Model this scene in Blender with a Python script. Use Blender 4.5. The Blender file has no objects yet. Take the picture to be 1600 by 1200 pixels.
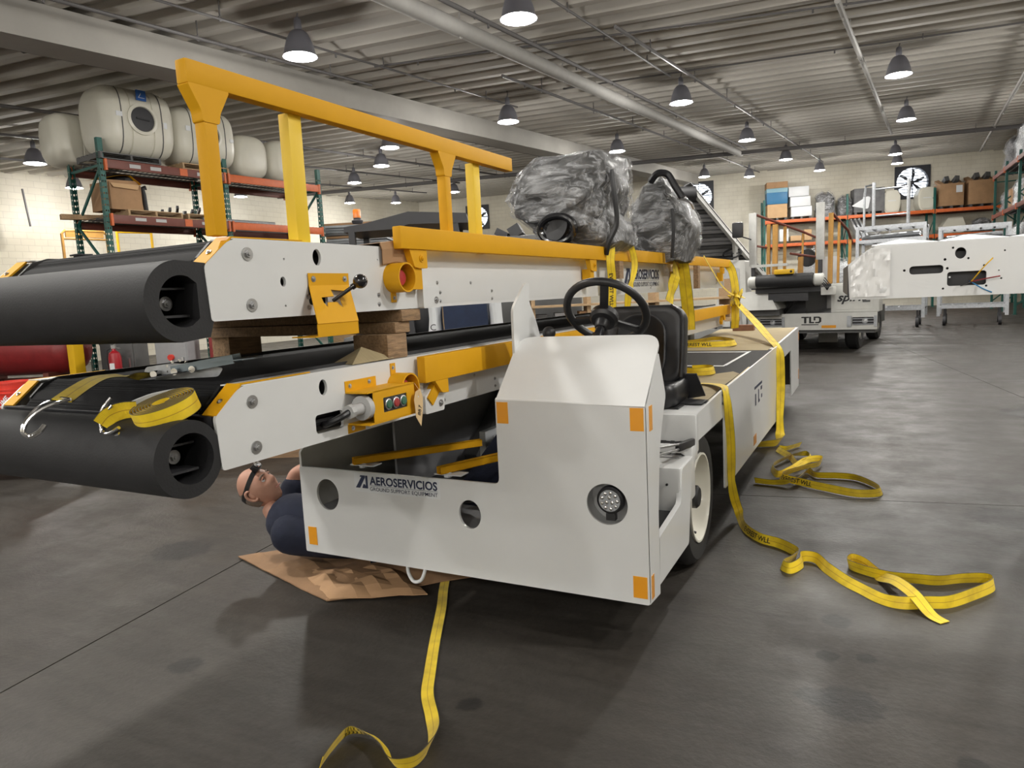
import bpy, bmesh, math, random
from math import pi, sin, cos, radians as rad
from mathutils import Vector as V, Matrix
from mathutils.geometry import tessellate_polygon
random.seed(7)
S = bpy.context.scene
COL = S.collection

# ---------------------------------------------------------------- camera, world, exposure
Rm = [[0.892633, 0.011444, -0.450639], [0.448052, -0.132423, 0.884146], [-0.049556, -0.991127, -0.123332]]
cd = bpy.data.cameras.new('camera'); cd.lens = 1109.0/1600*36; cd.sensor_width = 36; cd.sensor_fit = 'HORIZONTAL'
cd.clip_start = .05; cd.clip_end = 300
cam = bpy.data.objects.new('camera', cd); COL.objects.link(cam)
cam.matrix_world = Matrix(((Rm[0][0], -Rm[0][1], -Rm[0][2], 0), (Rm[1][0], -Rm[1][1], -Rm[1][2], 0),
                           (Rm[2][0], -Rm[2][1], -Rm[2][2], 1.5), (0, 0, 0, 1)))
S.camera = cam
w = bpy.data.worlds.new('world'); S.world = w; w.use_nodes = True
w.node_tree.nodes['Background'].inputs[0].default_value = (.8, .9, 1, 1)
w.node_tree.nodes['Background'].inputs[1].default_value = 3.0
S.view_settings.view_transform = 'Standard'; S.view_settings.look = 'None'
S.view_settings.gamma = 1; S.view_settings.use_curve_mapping = False
S.view_settings.exposure = 0.48
LAMP_W = 50.0
S.cycles.use_denoising = True
S.cycles.max_bounces = 7; S.cycles.diffuse_bounces = 4; S.cycles.glossy_bounces = 3
S.cycles.transparent_max_bounces = 12; S.cycles.transmission_bounces = 4
S.cycles.caustics_reflective = False; S.cycles.caustics_refractive = False
S.cycles.sample_clamp_indirect = 6

# ---------------------------------------------------------------- materials
MATS = {}
def mat(name, col, rough=.5, metal=0., noise=0., nscale=8., bump=0., bscale=60., coat=0., emit=None, estr=0., alpha=1., trans=0., col2=None, stretch=None, spec=.5):
    if name in MATS: return MATS[name]
    m = bpy.data.materials.new(name); m.use_nodes = True; MATS[name] = m
    nt = m.node_tree; N = nt.nodes; L = nt.links; b = N['Principled BSDF']
    b.inputs['Base Color'].default_value = (*col, 1); b.inputs['Roughness'].default_value = rough
    b.inputs['Metallic'].default_value = metal; b.inputs['Specular IOR Level'].default_value = spec
    if coat: b.inputs['Coat Weight'].default_value = coat; b.inputs['Coat Roughness'].default_value = .12
    if alpha < 1: b.inputs['Alpha'].default_value = alpha
    if trans: b.inputs['Transmission Weight'].default_value = trans
    if emit: b.inputs['Emission Color'].default_value = (*emit, 1); b.inputs['Emission Strength'].default_value = estr
    if noise or bump:
        tc = N.new('ShaderNodeTexCoord'); mp = N.new('ShaderNodeMapping'); L.new(tc.outputs['Object'], mp.inputs[0])
        if stretch: mp.inputs['Scale'].default_value = stretch
    if noise:
        n = N.new('ShaderNodeTexNoise'); n.inputs['Scale'].default_value = nscale; n.inputs['Detail'].default_value = 5; n.inputs['Roughness'].default_value = .65
        L.new(mp.outputs[0], n.inputs['Vector'])
        r = N.new('ShaderNodeValToRGB'); c2 = col2 or tuple(c*(1-noise) for c in col)
        r.color_ramp.elements[0].position = .32; r.color_ramp.elements[1].position = .68
        r.color_ramp.elements[0].color = (*c2, 1); r.color_ramp.elements[1].color = (*col, 1)
        L.new(n.outputs[0], r.inputs[0]); L.new(r.outputs[0], b.inputs['Base Color'])
    if bump:
        n2 = N.new('ShaderNodeTexNoise'); n2.inputs['Scale'].default_value = bscale; n2.inputs['Detail'].default_value = 3
        L.new(mp.outputs[0], n2.inputs['Vector'])
        bp = N.new('ShaderNodeBump'); bp.inputs['Strength'].default_value = bump; bp.inputs['Distance'].default_value = .02
        L.new(n2.outputs[0], bp.inputs['Height']); L.new(bp.outputs[0], b.inputs['Normal'])
    return m
WHITE = mat('white_paint', (.70, .708, .71), .34, coat=.3, noise=.04, nscale=3)
WHITE2 = mat('old_white_paint', (.66, .66, .63), .45, noise=.12, nscale=4)
CREAM = mat('cream_rim_paint', (.76, .74, .66), .35, coat=.2)
YEL = mat('yellow_paint', (.70, .355, .010), .55, noise=.06, nscale=4, spec=.18)
YELM = mat('yellow_enamel', (.78, .46, .01), .45)
STRAPM = mat('yellow_rack_post', (.82, .55, .02), .5)
BLACK = mat('black_rubber', (.018, .018, .02), .55, noise=.3, nscale=12, bump=.05)
FOAM = mat('bumper_foam', (.0135, .0135, .0155), .66, noise=.35, nscale=6, bump=.06, bscale=150)
BELT = mat('belt_rubber', (.008, .008, .009), .78, spec=.25)
VINYL = mat('black_vinyl', (.010, .010, .012), .38, bump=.05, bscale=240)
PLAST = mat('black_plastic', (.014, .014, .016), .42)
DARK = mat('dark_steel', (.03, .03, .034), .5)
GREYD = mat('dark_grey_paint', (.09, .09, .09), .5, noise=.15)
GREY = mat('grey_paint', (.30, .30, .31), .5, noise=.1)
LGREY = mat('light_grey_paint', (.48, .48, .48), .5, noise=.1)
STEEL = mat('zinc_steel', (.55, .55, .56), .32, metal=.9, noise=.2, nscale=30)
CHROME = mat('chrome', (.75, .75, .76), .12, metal=1.)
GALV = mat('galvanised_steel', (.50, .52, .55), .42, metal=.75, noise=.3, nscale=18)
AMBER = mat('amber_reflector', (.80, .33, .01), .3, coat=.5)
NAVYT = mat('navy_print', (.012, .02, .06), .5)
BLKT = mat('black_print', (.012, .012, .014), .5)
STICK = mat('sticker_white', (.70, .72, .74), .4)
RACKG = mat('rack_green', (.012, .11, .09), .45, noise=.25)
RACKO = mat('rack_orange', (.66, .14, .035), .45, noise=.2)
RACKD = mat('brown_red_and_shaded_rack', (.17, .045, .03), .5, noise=.2)  # brown-red steel; also rack orange with shade put into the colour
TANK = mat('tank_plastic', (.66, .64, .55), .38, noise=.08, nscale=2)
CARD = mat('cardboard', (.42, .25, .13), .8, noise=.2, nscale=3)
CARDL = mat('light_cardboard', (.60, .39, .21), .8, noise=.12, nscale=3)
KRAFT = mat('kraft_paper', (.30, .175, .092), .85, noise=.28, nscale=5, bump=.15, bscale=14)
WOOD = mat('pallet_wood', (.34, .21, .115), .75, noise=.5, nscale=4, stretch=(1.2, 14, 14), bump=.2, bscale=20)
WOODL = mat('pale_wood', (.50, .34, .19), .75, noise=.35, nscale=5, stretch=(2, 10, 10))
WOODE = mat('weathered_beam', (.40, .255, .14), .8, noise=.55, nscale=6, stretch=(14, 2, 14), bump=.25, bscale=24)
REDP = mat('red_paint', (.26, .02, .022), .42, noise=.3, nscale=5)
REDB = mat('red_plastic', (.62, .035, .02), .4)
REDX = mat('extinguisher_red', (.30, .008, .015), .35)
BLUE = mat('blue_label', (.03, .13, .45), .45)
TEAL = mat('blue_box', (.015, .16, .34), .45, noise=.1)
SKIN = mat('skin', (.53, .28, .20), .5, noise=.12, nscale=14)
HAIR = mat('short_grey_hair', (.24, .19, .155), .9, noise=.4, nscale=90)
NAVY = mat('navy_cotton', (.010, .014, .034), .88, noise=.25, nscale=10, bump=.3, bscale=18)
JEAN = mat('dark_denim', (.018, .022, .035), .9, noise=.2)
TARP = mat('blue_tarpaulin', (.014, .028, .075), .7, noise=.3, nscale=5)
SHEET = mat('grey_sheet', (.30, .32, .34), .5, noise=.2)
SHEET2 = mat('pale_sheet', (.50, .53, .56), .5, noise=.2)
AL = mat('aluminium_paint', (.52, .52, .50), .45, metal=.3, noise=.18)
OCHRE = mat('ochre_rail', (.52, .27, .06), .5, noise=.2)
TAG = mat('manila_tag', (.66, .47, .25), .7)
GLASSB = mat('lamp_lens', (.8, .8, .8), .1, emit=(1., .97, .90), estr=150.)
DAY = mat('daylight_glass', (.9, .95, 1.), .3, emit=(.86, .92, 1.), estr=2.4)
LENS = mat('clear_lens', (.85, .87, .9), .08, metal=.6)
BEACON = mat('amber_beacon', (.75, .20, .02), .25, coat=.5)
RUBT = mat('tyre_rubber', (.022, .022, .023), .6, noise=.2, nscale=20)
PAPER = mat('deck_paper', (.40, .32, .18), .75, noise=.22, nscale=5, stretch=(1, 8, 1))
TAPE = mat('grip_tape', (.013, .013, .014), .75, bump=.3, bscale=500)
SHADE = mat('lamp_shade_grey', (.20, .20, .23), .45, metal=.4)
CEILW = mat('ceiling_white', (.46, .435, .39), .8, noise=.12, nscale=.5)
BEAMW = mat('beam_white', (.36, .345, .315), .7, noise=.12, nscale=1.2)
PIPED = mat('pipe_dark', (.12, .115, .115), .5)
PIPEW = mat('pipe_white', (.36, .35, .33), .7, noise=.1)
BULK = mat('grey_bulk', (.16, .16, .165), .7, noise=.4, nscale=3)

def film_mat():
    m = bpy.data.materials.new('stretch_film'); m.use_nodes = True; MATS['film'] = m
    nt = m.node_tree; N = nt.nodes; L = nt.links; b = N['Principled BSDF']
    b.inputs['Base Color'].default_value = (.78, .79, .82, 1); b.inputs['Roughness'].default_value = .10
    tc = N.new('ShaderNodeTexCoord'); mp = N.new('ShaderNodeMapping'); mp.inputs['Rotation'].default_value = (.5, .7, .3)
    mp.inputs['Scale'].default_value = (6, 42, 18); L.new(tc.outputs['Object'], mp.inputs[0])
    n = N.new('ShaderNodeTexNoise'); n.inputs['Scale'].default_value = 1.; n.inputs['Detail'].default_value = 7; n.inputs['Roughness'].default_value = .62; n.inputs['Distortion'].default_value = .7
    L.new(mp.outputs[0], n.inputs['Vector'])
    r = N.new('ShaderNodeValToRGB'); r.color_ramp.elements[0].position = .42; r.color_ramp.elements[1].position = .72
    r.color_ramp.elements[0].color = (.05, .05, .05, 1); r.color_ramp.elements[1].color = (.72, .72, .72, 1)
    L.new(n.outputs[0], r.inputs[0]); L.new(r.outputs[0], b.inputs['Alpha'])
    bp = N.new('ShaderNodeBump'); bp.inputs['Strength'].default_value = 1.; bp.inputs['Distance'].default_value = .05
    L.new(n.outputs[0], bp.inputs['Height']); L.new(bp.outputs[0], b.inputs['Normal'])
    return m
FILM = film_mat()
FILMC = mat('wrapped_core', (.10, .098, .095), .4, noise=.85, nscale=3.5)

def strap_mat():
    m = bpy.data.materials.new('yellow_webbing'); m.use_nodes = True
    nt = m.node_tree; N = nt.nodes; L = nt.links; b = N['Principled BSDF']; b.inputs['Roughness'].default_value = .6
    b.inputs['Sheen Weight'].default_value = .15
    uv = N.new('ShaderNodeUVMap'); sp = N.new('ShaderNodeSeparateXYZ'); L.new(uv.outputs[0], sp.inputs[0])
    r = N.new('ShaderNodeValToRGB'); e = r.color_ramp.elements
    y = (.86, .62, .012, 1); k = (.07, .05, .01, 1); o = (.50, .27, .01, 1)
    e[0].position = 0; e[0].color = k; e[1].position = .045; e[1].color = y
    for p, c in ((.47, y), (.485, o), (.515, o), (.53, y), (.955, y), (.985, k)):
        q = e.new(p); q.color = c
    L.new(sp.outputs[1], r.inputs[0])
    n = N.new('ShaderNodeTexNoise'); n.inputs['Scale'].default_value = 9.; n.inputs['Detail'].default_value = 5
    tc = N.new('ShaderNodeTexCoord'); L.new(tc.outputs['Object'], n.inputs['Vector'])
    mx = N.new('ShaderNodeMix'); mx.data_type = 'RGBA'; mx.blend_type = 'MULTIPLY'
    r2 = N.new('ShaderNodeValToRGB'); r2.color_ramp.elements[0].position = .36; r2.color_ramp.elements[1].position = .56
    r2.color_ramp.elements[0].color = (.74, .71, .62, 1); r2.color_ramp.elements[1].color = (1, 1, 1, 1)
    L.new(n.outputs[0], r2.inputs[0]); mx.inputs[0].default_value = 1
    L.new(r.outputs[0], mx.inputs[6]); L.new(r2.outputs[0], mx.inputs[7]); L.new(mx.outputs[2], b.inputs['Base Color'])
    wv = N.new('ShaderNodeTexWave'); wv.inputs['Scale'].default_value = 90; L.new(uv.outputs[0], wv.inputs['Vector'])
    bp = N.new('ShaderNodeBump'); bp.inputs['Strength'].default_value = .25; bp.inputs['Distance'].default_value = .002
    L.new(wv.outputs['Color'], bp.inputs['Height']); L.new(bp.outputs[0], b.inputs['Normal'])
    return m
WEB = strap_mat()

def floor_mat():
    m = bpy.data.materials.new('stained_concrete'); m.use_nodes = True
    nt = m.node_tree; N = nt.nodes; L = nt.links; b = N['Principled BSDF']
    ge = N.new('ShaderNodeNewGeometry'); P = ge.outputs['Position']
    def noise(sc, det=6, ro=.65, vec=None, dist=0.):
        n = N.new('ShaderNodeTexNoise'); n.inputs['Scale'].default_value = sc; n.inputs['Detail'].default_value = det
        n.inputs['Roughness'].default_value = ro; n.inputs['Distortion'].default_value = dist; L.new(vec or P, n.inputs['Vector']); return n.outputs[0]
    def ramp(s, *st):
        r = N.new('ShaderNodeValToRGB'); e = r.color_ramp.elements
        e[0].position, e[0].color = st[0][0], (*st[0][1], 1); e[1].position, e[1].color = st[-1][0], (*st[-1][1], 1)
        for p, c in st[1:-1]: q = e.new(p); q.color = (*c, 1)
        L.new(s, r.inputs[0]); return r.outputs[0]
    def mul(a, bb, f=1.):
        x = N.new('ShaderNodeMix'); x.data_type = 'RGBA'; x.blend_type = 'MULTIPLY'; x.inputs[0].default_value = f
        L.new(a, x.inputs[6]); L.new(bb, x.inputs[7]); return x.outputs[2]
    base = ramp(noise(.55, 8, .7, dist=.4), (.28, (.027, .0232, .0195)), (.5, (.045, .0393, .0335)), (.72, (.065, .0575, .0495)))
    fine = ramp(noise(26, 6, .7), (.3, (.72, .72, .72)), (.62, (1, 1, 1)))
    c = mul(base, fine)
    mp = N.new('ShaderNodeMapping'); mp.inputs['Rotation'].default_value = (0, 0, .35); mp.inputs['Scale'].default_value = (1.2, 9, 1); L.new(P, mp.inputs[0])
    c = mul(c, ramp(noise(1.4, 5, .6, mp.outputs[0]), (.36, (.74, .73, .72)), (.58, (1, 1, 1))))
    # oil stains with a shape of their own
    wob = noise(11, 7, .75)
    for (x, y, r_) in ((-.12, 3.28, .07), (-.06, 2.62, .12), (-.16, 2.63, .07), (0, 2.98, .04), (-1.32, 2.11, .05), (-.14, 2.95, .045), (.3, 2.4, .05), (.75, 5.1, .22), (1.6, 9., .4), (-3.6, 3.6, .12), (-3.9, 2.9, .2), (-2.6, 1.9, .07)):
        d = N.new('ShaderNodeVectorMath'); d.operation = 'DISTANCE'; L.new(P, d.inputs[0]); d.inputs[1].default_value = (x, y, 0)
        a = N.new('ShaderNodeMath'); a.operation = 'MULTIPLY_ADD'; L.new(wob, a.inputs[0]); a.inputs[1].default_value = -r_*1.6; L.new(d.outputs['Value'], a.inputs[2])
        c = mul(c, ramp(a.outputs[0], (0, (.38, .38, .4)), (max(.012, r_*.25), (1, 1, 1))))
    # pale scuffs
    sc = ramp(noise(3.2, 9, .8, dist=1.5), (.62, (0, 0, 0)), (.74, (.04, .037, .033)))
    ad = N.new('ShaderNodeMix'); ad.data_type = 'RGBA'; ad.blend_type = 'ADD'; ad.inputs[0].default_value = 1; L.new(c, ad.inputs[6]); L.new(sc, ad.inputs[7])
    L.new(ad.outputs[2], b.inputs['Base Color'])
    rr = ramp(noise(2.2, 6), (.3, (.36, .36, .36)), (.7, (.62, .62, .62))); L.new(rr, b.inputs['Roughness'])
    bp = N.new('ShaderNodeBump'); bp.inputs['Strength'].default_value = .25; bp.inputs['Distance'].default_value = .01
    L.new(noise(40, 6), bp.inputs['Height']); L.new(bp.outputs[0], b.inputs['Normal'])
    return m
FLOORM = floor_mat()

def block_mat():
    m = bpy.data.materials.new('painted_block'); m.use_nodes = True
    nt = m.node_tree; N = nt.nodes; L = nt.links; b = N['Principled BSDF']; b.inputs['Roughness'].default_value = .7
    tc = N.new('ShaderNodeTexCoord'); mp = N.new('ShaderNodeMapping'); mp.inputs['Rotation'].default_value = (rad(90), 0, 0)
    L.new(tc.outputs['Object'], mp.inputs[0])
    br = N.new('ShaderNodeTexBrick'); br.inputs['Scale'].default_value = 1.; br.inputs['Brick Width'].default_value = .4; br.inputs['Row Height'].default_value = .2
    br.inputs['Mortar Size'].default_value = .008
    br.inputs['Color1'].default_value = (.78, .745, .64, 1); br.inputs['Color2'].default_value = (.75, .715, .615, 1); br.inputs['Mortar'].default_value = (.66, .625, .54, 1)
    sw = N.new('ShaderNodeSeparateXYZ'); cb = N.new('ShaderNodeCombineXYZ'); L.new(tc.outputs['Object'], sw.inputs[0])
    L.new(sw.outputs[0], cb.inputs[0]); L.new(sw.outputs[2], cb.inputs[1]); L.new(cb.outputs[0], br.inputs['Vector'])
    n = N.new('ShaderNodeTexNoise'); n.inputs['Scale'].default_value = .35; n.inputs['Detail'].default_value = 7; L.new(tc.outputs['Object'], n.inputs['Vector'])
    r = N.new('ShaderNodeValToRGB'); r.color_ramp.elements[0].position = .36; r.color_ramp.elements[1].position = .6
    r.color_ramp.elements[0].color = (.80, .78, .74, 1); r.color_ramp.elements[1].color = (1, 1, 1, 1); L.new(n.outputs[0], r.inputs[0])
    mx = N.new('ShaderNodeMix'); mx.data_type = 'RGBA'; mx.blend_type = 'MULTIPLY'; mx.inputs[0].default_value = 1
    L.new(br.outputs[0], mx.inputs[6]); L.new(r.outputs[0], mx.inputs[7]); L.new(mx.outputs[2], b.inputs['Base Color'])
    bp = N.new('ShaderNodeBump'); bp.inputs['Strength'].default_value = .5; bp.inputs['Distance'].default_value = .01; bp.invert = True
    L.new(br.outputs[1], bp.inputs['Height']); L.new(bp.outputs[0], b.inputs['Normal'])
    return m
BLOCK = block_mat()

# ---------------------------------------------------------------- mesh builder
def rotm(a=0, b=0, c=0): return Matrix.Rotation(c, 3, 'Z') @ Matrix.Rotation(b, 3, 'Y') @ Matrix.Rotation(a, 3, 'X')
class B:
    def __init__(s): s.v = []; s.f = []; s.uv = None
    def add(s, vs, fs):
        o = len(s.v); s.v += [V(x) for x in vs]; s.f += [tuple(i+o for i in f) for f in fs]; return s
    def box(s, x0, x1, y0, y1, z0, z1, bev=0., M=None, c=None):
        """axis box by limits; M rotates about its centre"""
        if x0 > x1: x0, x1 = x1, x0
        if y0 > y1: y0, y1 = y1, y0
        if z0 > z1: z0, z1 = z1, z0
        if bev:
            bm = bmesh.new(); bmesh.ops.create_cube(bm, size=1)
            for v in bm.verts: v.co = V((v.co.x*(x1-x0), v.co.y*(y1-y0), v.co.z*(z1-z0)))
            bmesh.ops.bevel(bm, geom=bm.edges[:], offset=min(bev, .45*min(x1-x0, y1-y0, z1-z0)), segments=2, affect='EDGES', profile=.6)
            bm.verts.index_update(); vs = [v.co.copy() for v in bm.verts]; fs = [tuple(v.index for v in f.verts) for f in bm.faces]; bm.free()
        else:
            hx, hy, hz = (x1-x0)/2, (y1-y0)/2, (z1-z0)/2
            vs = [V((a*hx, b_*hy, c_*hz)) for c_ in (-1, 1) for b_ in (-1, 1) for a in (-1, 1)]
            fs = [(0, 2, 3, 1), (4, 5, 7, 6), (0, 1, 5, 4), (2, 6, 7, 3), (0, 4, 6, 2), (1, 3, 7, 5)]
        ce = V(((x0+x1)/2, (y0+y1)/2, (z0+z1)/2))
        return s.add([(M @ v if M else v)+ce for v in vs], fs)
    def beam(s, p, q, wx, wz, up=(0, 0, 1), bev=0):
        """rectangular bar from p to q, wx wide, wz deep along up"""
        p, q = V(p), V(q); d = (q-p); l = d.length; d.normalize(); u = V(up); x = d.cross(u)
        if x.length < 1e-4: x = d.cross(V((1, 0, 0)))
        x.normalize(); z = x.cross(d)
        t = B().box(-wx/2, wx/2, 0, l, -wz/2, wz/2, bev)
        M = Matrix((x, d, z)).transposed()
        return s.add([M @ v+p for v in t.v], t.f)
    def cyl(s, p, q, r, r2=None, n=16, caps=True):
        p, q = V(p), V(q); r2 = r if r2 is None else r2; d = (q-p).normalized()
        x = d.orthogonal().normalized(); y = d.cross(x)
        vs = [p+(x*cos(a)+y*sin(a))*r for a in [2*pi*i/n for i in range(n)]]+[q+(x*cos(a)+y*sin(a))*r2 for a in [2*pi*i/n for i in range(n)]]
        fs = [(i, (i+1) % n, n+(i+1) % n, n+i) for i in range(n)]
        if caps: fs += [tuple(range(n-1, -1, -1)), tuple(range(n, 2*n))]
        return s.add(vs, fs)
    def tube(s, pts, r, n=8, closed=False, caps=True):
        pts = [V(p) for p in pts]; m = len(pts); rr = r if isinstance(r, (list, tuple)) else [r]*m
        t0 = (pts[1]-pts[0]).normalized(); x = t0.orthogonal().normalized(); vs = []
        for i, p in enumerate(pts):
            if closed: t = (pts[(i+1) % m]-pts[i-1])
            else: t = pts[min(i+1, m-1)]-pts[max(i-1, 0)]
            t.normalize(); x = x-t*x.dot(t)
            if x.length < 1e-6: x = t.orthogonal()
            x.normalize(); y = t.cross(x)
            vs += [p+(x*cos(2*pi*k/n)+y*sin(2*pi*k/n))*rr[i] for k in range(n)]
        fs = []
        for i in range(m if closed else m-1):
            a, b_ = i*n, ((i+1) % m)*n
            fs += [(a+k, a+(k+1) % n, b_+(k+1) % n, b_+k) for k in range(n)]
        if caps and not closed: fs += [tuple(range(n-1, -1, -1)), tuple(range((m-1)*n, m*n))]
        return s.add(vs, fs)
    def lathe(s, prof, o=(0, 0, 0), ax=(0, 0, 1), n=24, sx=1., sy=1., xd=None):
        """profile (r,h) spun about ax through o"""
        o = V(o); d = V(ax).normalized(); x = V(xd).normalized() if xd else d.orthogonal().normalized(); y = d.cross(x); vs = []
        for r, h in prof: vs += [o+d*h+(x*cos(2*pi*k/n)*sx+y*sin(2*pi*k/n)*sy)*max(r, 1e-5) for k in range(n)]
        fs = []
        for i in range(len(prof)-1):
            fs += [(i*n+k, i*n+(k+1) % n, (i+1)*n+(k+1) % n, (i+1)*n+k) for k in range(n)]
        return s.add(vs, fs)
    def plate(s, outer, holes, t, o, ax, ay):
        """flat plate: 2D outline + holes, thickness t along ax x ay, front face at o"""
        o, ax, ay = V(o), V(ax), V(ay); nz = ax.cross(ay)
        loops = [[V((p[0], p[1], 0)) for p in outer]]+[[V((p[0], p[1], 0)) for p in h] for h in holes]
        tri = tessellate_polygon(loops); flat = [p for l in loops for p in l]; n = len(flat)
        vs = [o+ax*p.x+ay*p.y for p in flat]+[o+ax*p.x+ay*p.y-nz*t for p in flat]
        fs = []
        for a, b_, c in tri:
            A, Bq, C = flat[a], flat[b_], flat[c]
            if (Bq-A).cross(C-A).z < 0: b_, c = c, b_
            fs += [(a, b_, c), (n+c, n+b_, n+a)]
        k = 0
        for l in loops:
            m = len(l)
            for i in range(m): fs.append((k+i, n+k+i, n+k+(i+1) % m, k+(i+1) % m))
            k += m
        return s.add(vs, fs)
    def sphere(s, c, r, n=14, m=9, sc=(1, 1, 1), M=None):
        c = V(c); vs = []; fs = []
        for j in range(m+1):
            th = pi*j/m
            for i in range(n):
                v = V((r*sc[0]*sin(th)*cos(2*pi*i/n), r*sc[1]*sin(th)*sin(2*pi*i/n), r*sc[2]*cos(th)))
                vs.append((M @ v if M else v)+c)
        for j in range(m):
            for i in range(n): fs.append((j*n+i, (j+1)*n+i, (j+1)*n+(i+1) % n, j*n+(i+1) % n))
        return s.add(vs, fs)
    def loft(s, rings, closed=True, caps=True):
        n = len(rings[0]); vs = [p for r in rings for p in r]; fs = []
        for j in range(len(rings)-1):
            for i in range(n if closed else n-1): fs.append((j*n+i, j*n+(i+1) % n, (j+1)*n+(i+1) % n, (j+1)*n+i))
        if caps and closed: fs += [tuple(range(n-1, -1, -1)), tuple(range((len(rings)-1)*n, len(rings)*n))]
        return s.add(vs, fs)
    def build(s, name, m, parent=None, smooth=35, fix=True):
        me = bpy.data.meshes.new(name); me.from_pydata([tuple(v) for v in s.v], [], s.f)
        if fix:
            bm = bmesh.new(); bm.from_mesh(me); bmesh.ops.remove_doubles(bm, verts=bm.verts[:], dist=1e-5)
            bmesh.ops.recalc_face_normals(bm, faces=bm.faces[:]); bm.to_mesh(me); bm.free()
        if smooth:
            me.polygons.foreach_set('use_smooth', [True]*len(me.polygons)); me.set_sharp_from_angle(angle=rad(smooth))
        if m: me.materials.append(m)
        o = bpy.data.objects.new(name, me); COL.objects.link(o)
        if parent: o.parent = parent
        return o
def tag(o, label, cat, group=None, kind=None):
    o['label'] = label; o['category'] = cat
    if group: o['group'] = group
    if kind: o['kind'] = kind
    return o
def empty(name, loc, label=None, cat=None, rz=0., group=None, rot=None):
    o = bpy.data.objects.new(name, None); COL.objects.link(o); o.empty_display_size = .05
    o.location = loc; o.rotation_euler = rot or (0, 0, rz)
    if label: tag(o, label, cat, group)
    return o
def struct(o, label=None):
    o['kind'] = 'structure'
    if label: o['label'] = label
    return o
def dup(o, parent=None):
    c = o.copy(); COL.objects.link(c)
    if parent: c.parent = parent
    for ch in list(o.children): dup(ch, c)
    return c
def circ(x, y, r, n=24, ry=None): return [(x+r*cos(2*pi*i/n), y+(ry or r)*sin(2*pi*i/n)) for i in range(n)]
def rrect(x0, x1, y0, y1, r, n=4):
    p = []
    for cx, cy, a in ((x1-r, y1-r, 0), (x0+r, y1-r, 90), (x0+r, y0+r, 180), (x1-r, y0+r, 270)):
        p += [(cx+r*cos(rad(a+90*i/n)), cy+r*sin(rad(a+90*i/n))) for i in range(n+1)]
    return p
def rpoly(pts, r, n=4):
    """polygon with rounded corners; r number or list"""
    out = []; m = len(pts)
    for i, p in enumerate(pts):
        ri = r[i] if isinstance(r, (list, tuple)) else r
        P = V((*p, 0)); a = V((*pts[i-1], 0))-P; b_ = V((*pts[(i+1) % m], 0))-P
        if ri <= 0: out.append(p); continue
        ri = min(ri, .45*a.length, .45*b_.length); A = P+a.normalized()*ri; C = P+b_.normalized()*ri
        for k in range(n+1):
            t = k/n; q = A*(1-t)**2+P*2*t*(1-t)+C*t*t; out.append((q.x, q.y))
    return out
def smoothpts(pts, n=6, closed=False):
    P = [V(p) for p in pts]; m = len(P); out = []
    for i in range(m if closed else m-1):
        g = (lambda k: P[k % m]) if closed else (lambda k: P[max(0, min(m-1, k))])
        p0, p1, p2, p3 = g(i-1), g(i), g(i+1), g(i+2)
        for k in range(n):
            t = k/n
            out.append(.5*((2*p1)+(p2-p0)*t+(2*p0-5*p1+4*p2-p3)*t*t+(3*p1-p0-3*p2+p3)*t**3))
    if not closed: out.append(P[-1].copy())
    return out
# ---------------------------------------------------------------- flat lettering
_txt = {}
def text2d(s, bold=0., shear=0.):
    k = (s, bold, shear)
    if k in _txt: return _txt[k]
    cu = bpy.data.curves.new('t', 'FONT'); cu.body = s; cu.size = 1; cu.offset = bold; cu.shear = shear; cu.resolution_u = 3
    o = bpy.data.objects.new('t', cu); COL.objects.link(o); bpy.context.view_layer.update()
    me = bpy.data.meshes.new_from_object(o.evaluated_get(bpy.context.evaluated_depsgraph_get()))
    vs = [(v.co.x, v.co.y) for v in me.vertices]; fs = [tuple(p.vertices) for p in me.polygons]
    bpy.data.objects.remove(o); bpy.data.curves.remove(cu); bpy.data.meshes.remove(me)
    x0 = min(v[0] for v in vs); vs = [(x-x0, y) for x, y in vs]; wd = max(v[0] for v in vs); h = max(v[1] for v in vs)
    _txt[k] = (vs, fs, wd, h); return _txt[k]
def letters(name, s, o, ax, ay, width=None, height=None, m=BLKT, parent=None, bold=0., shear=0.):
    """print s on a surface: lower-left at o, baseline along ax"""
    vs, fs, wd, h = text2d(s, bold, shear); sx = width/wd if width else height/h; sy = height/h if height else sx
    o, ax, ay = V(o), V(ax).normalized(), V(ay).normalized()
    b = B(); b.add([o+ax*(x*sx)+ay*(y*sy) for x, y in vs], fs)
    return b.build(name, m, parent, smooth=0, fix=False)
for _s, _b, _h in (('AEROSERVICIOS', .03, 0), ('GROUND SUPPORT EQUIPMENT', .004, 0), ('EVEREST WLL', .02, 0), ('3333 LBS', .01, 0), ('1515 KG', .01, 0), ('spirit', .03, .35), ('HOME', .02, 0), ('857', 0, .1), ('X', 0, .1), ('C', .02, 0)):
    text2d(_s, _b, _h)
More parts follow.
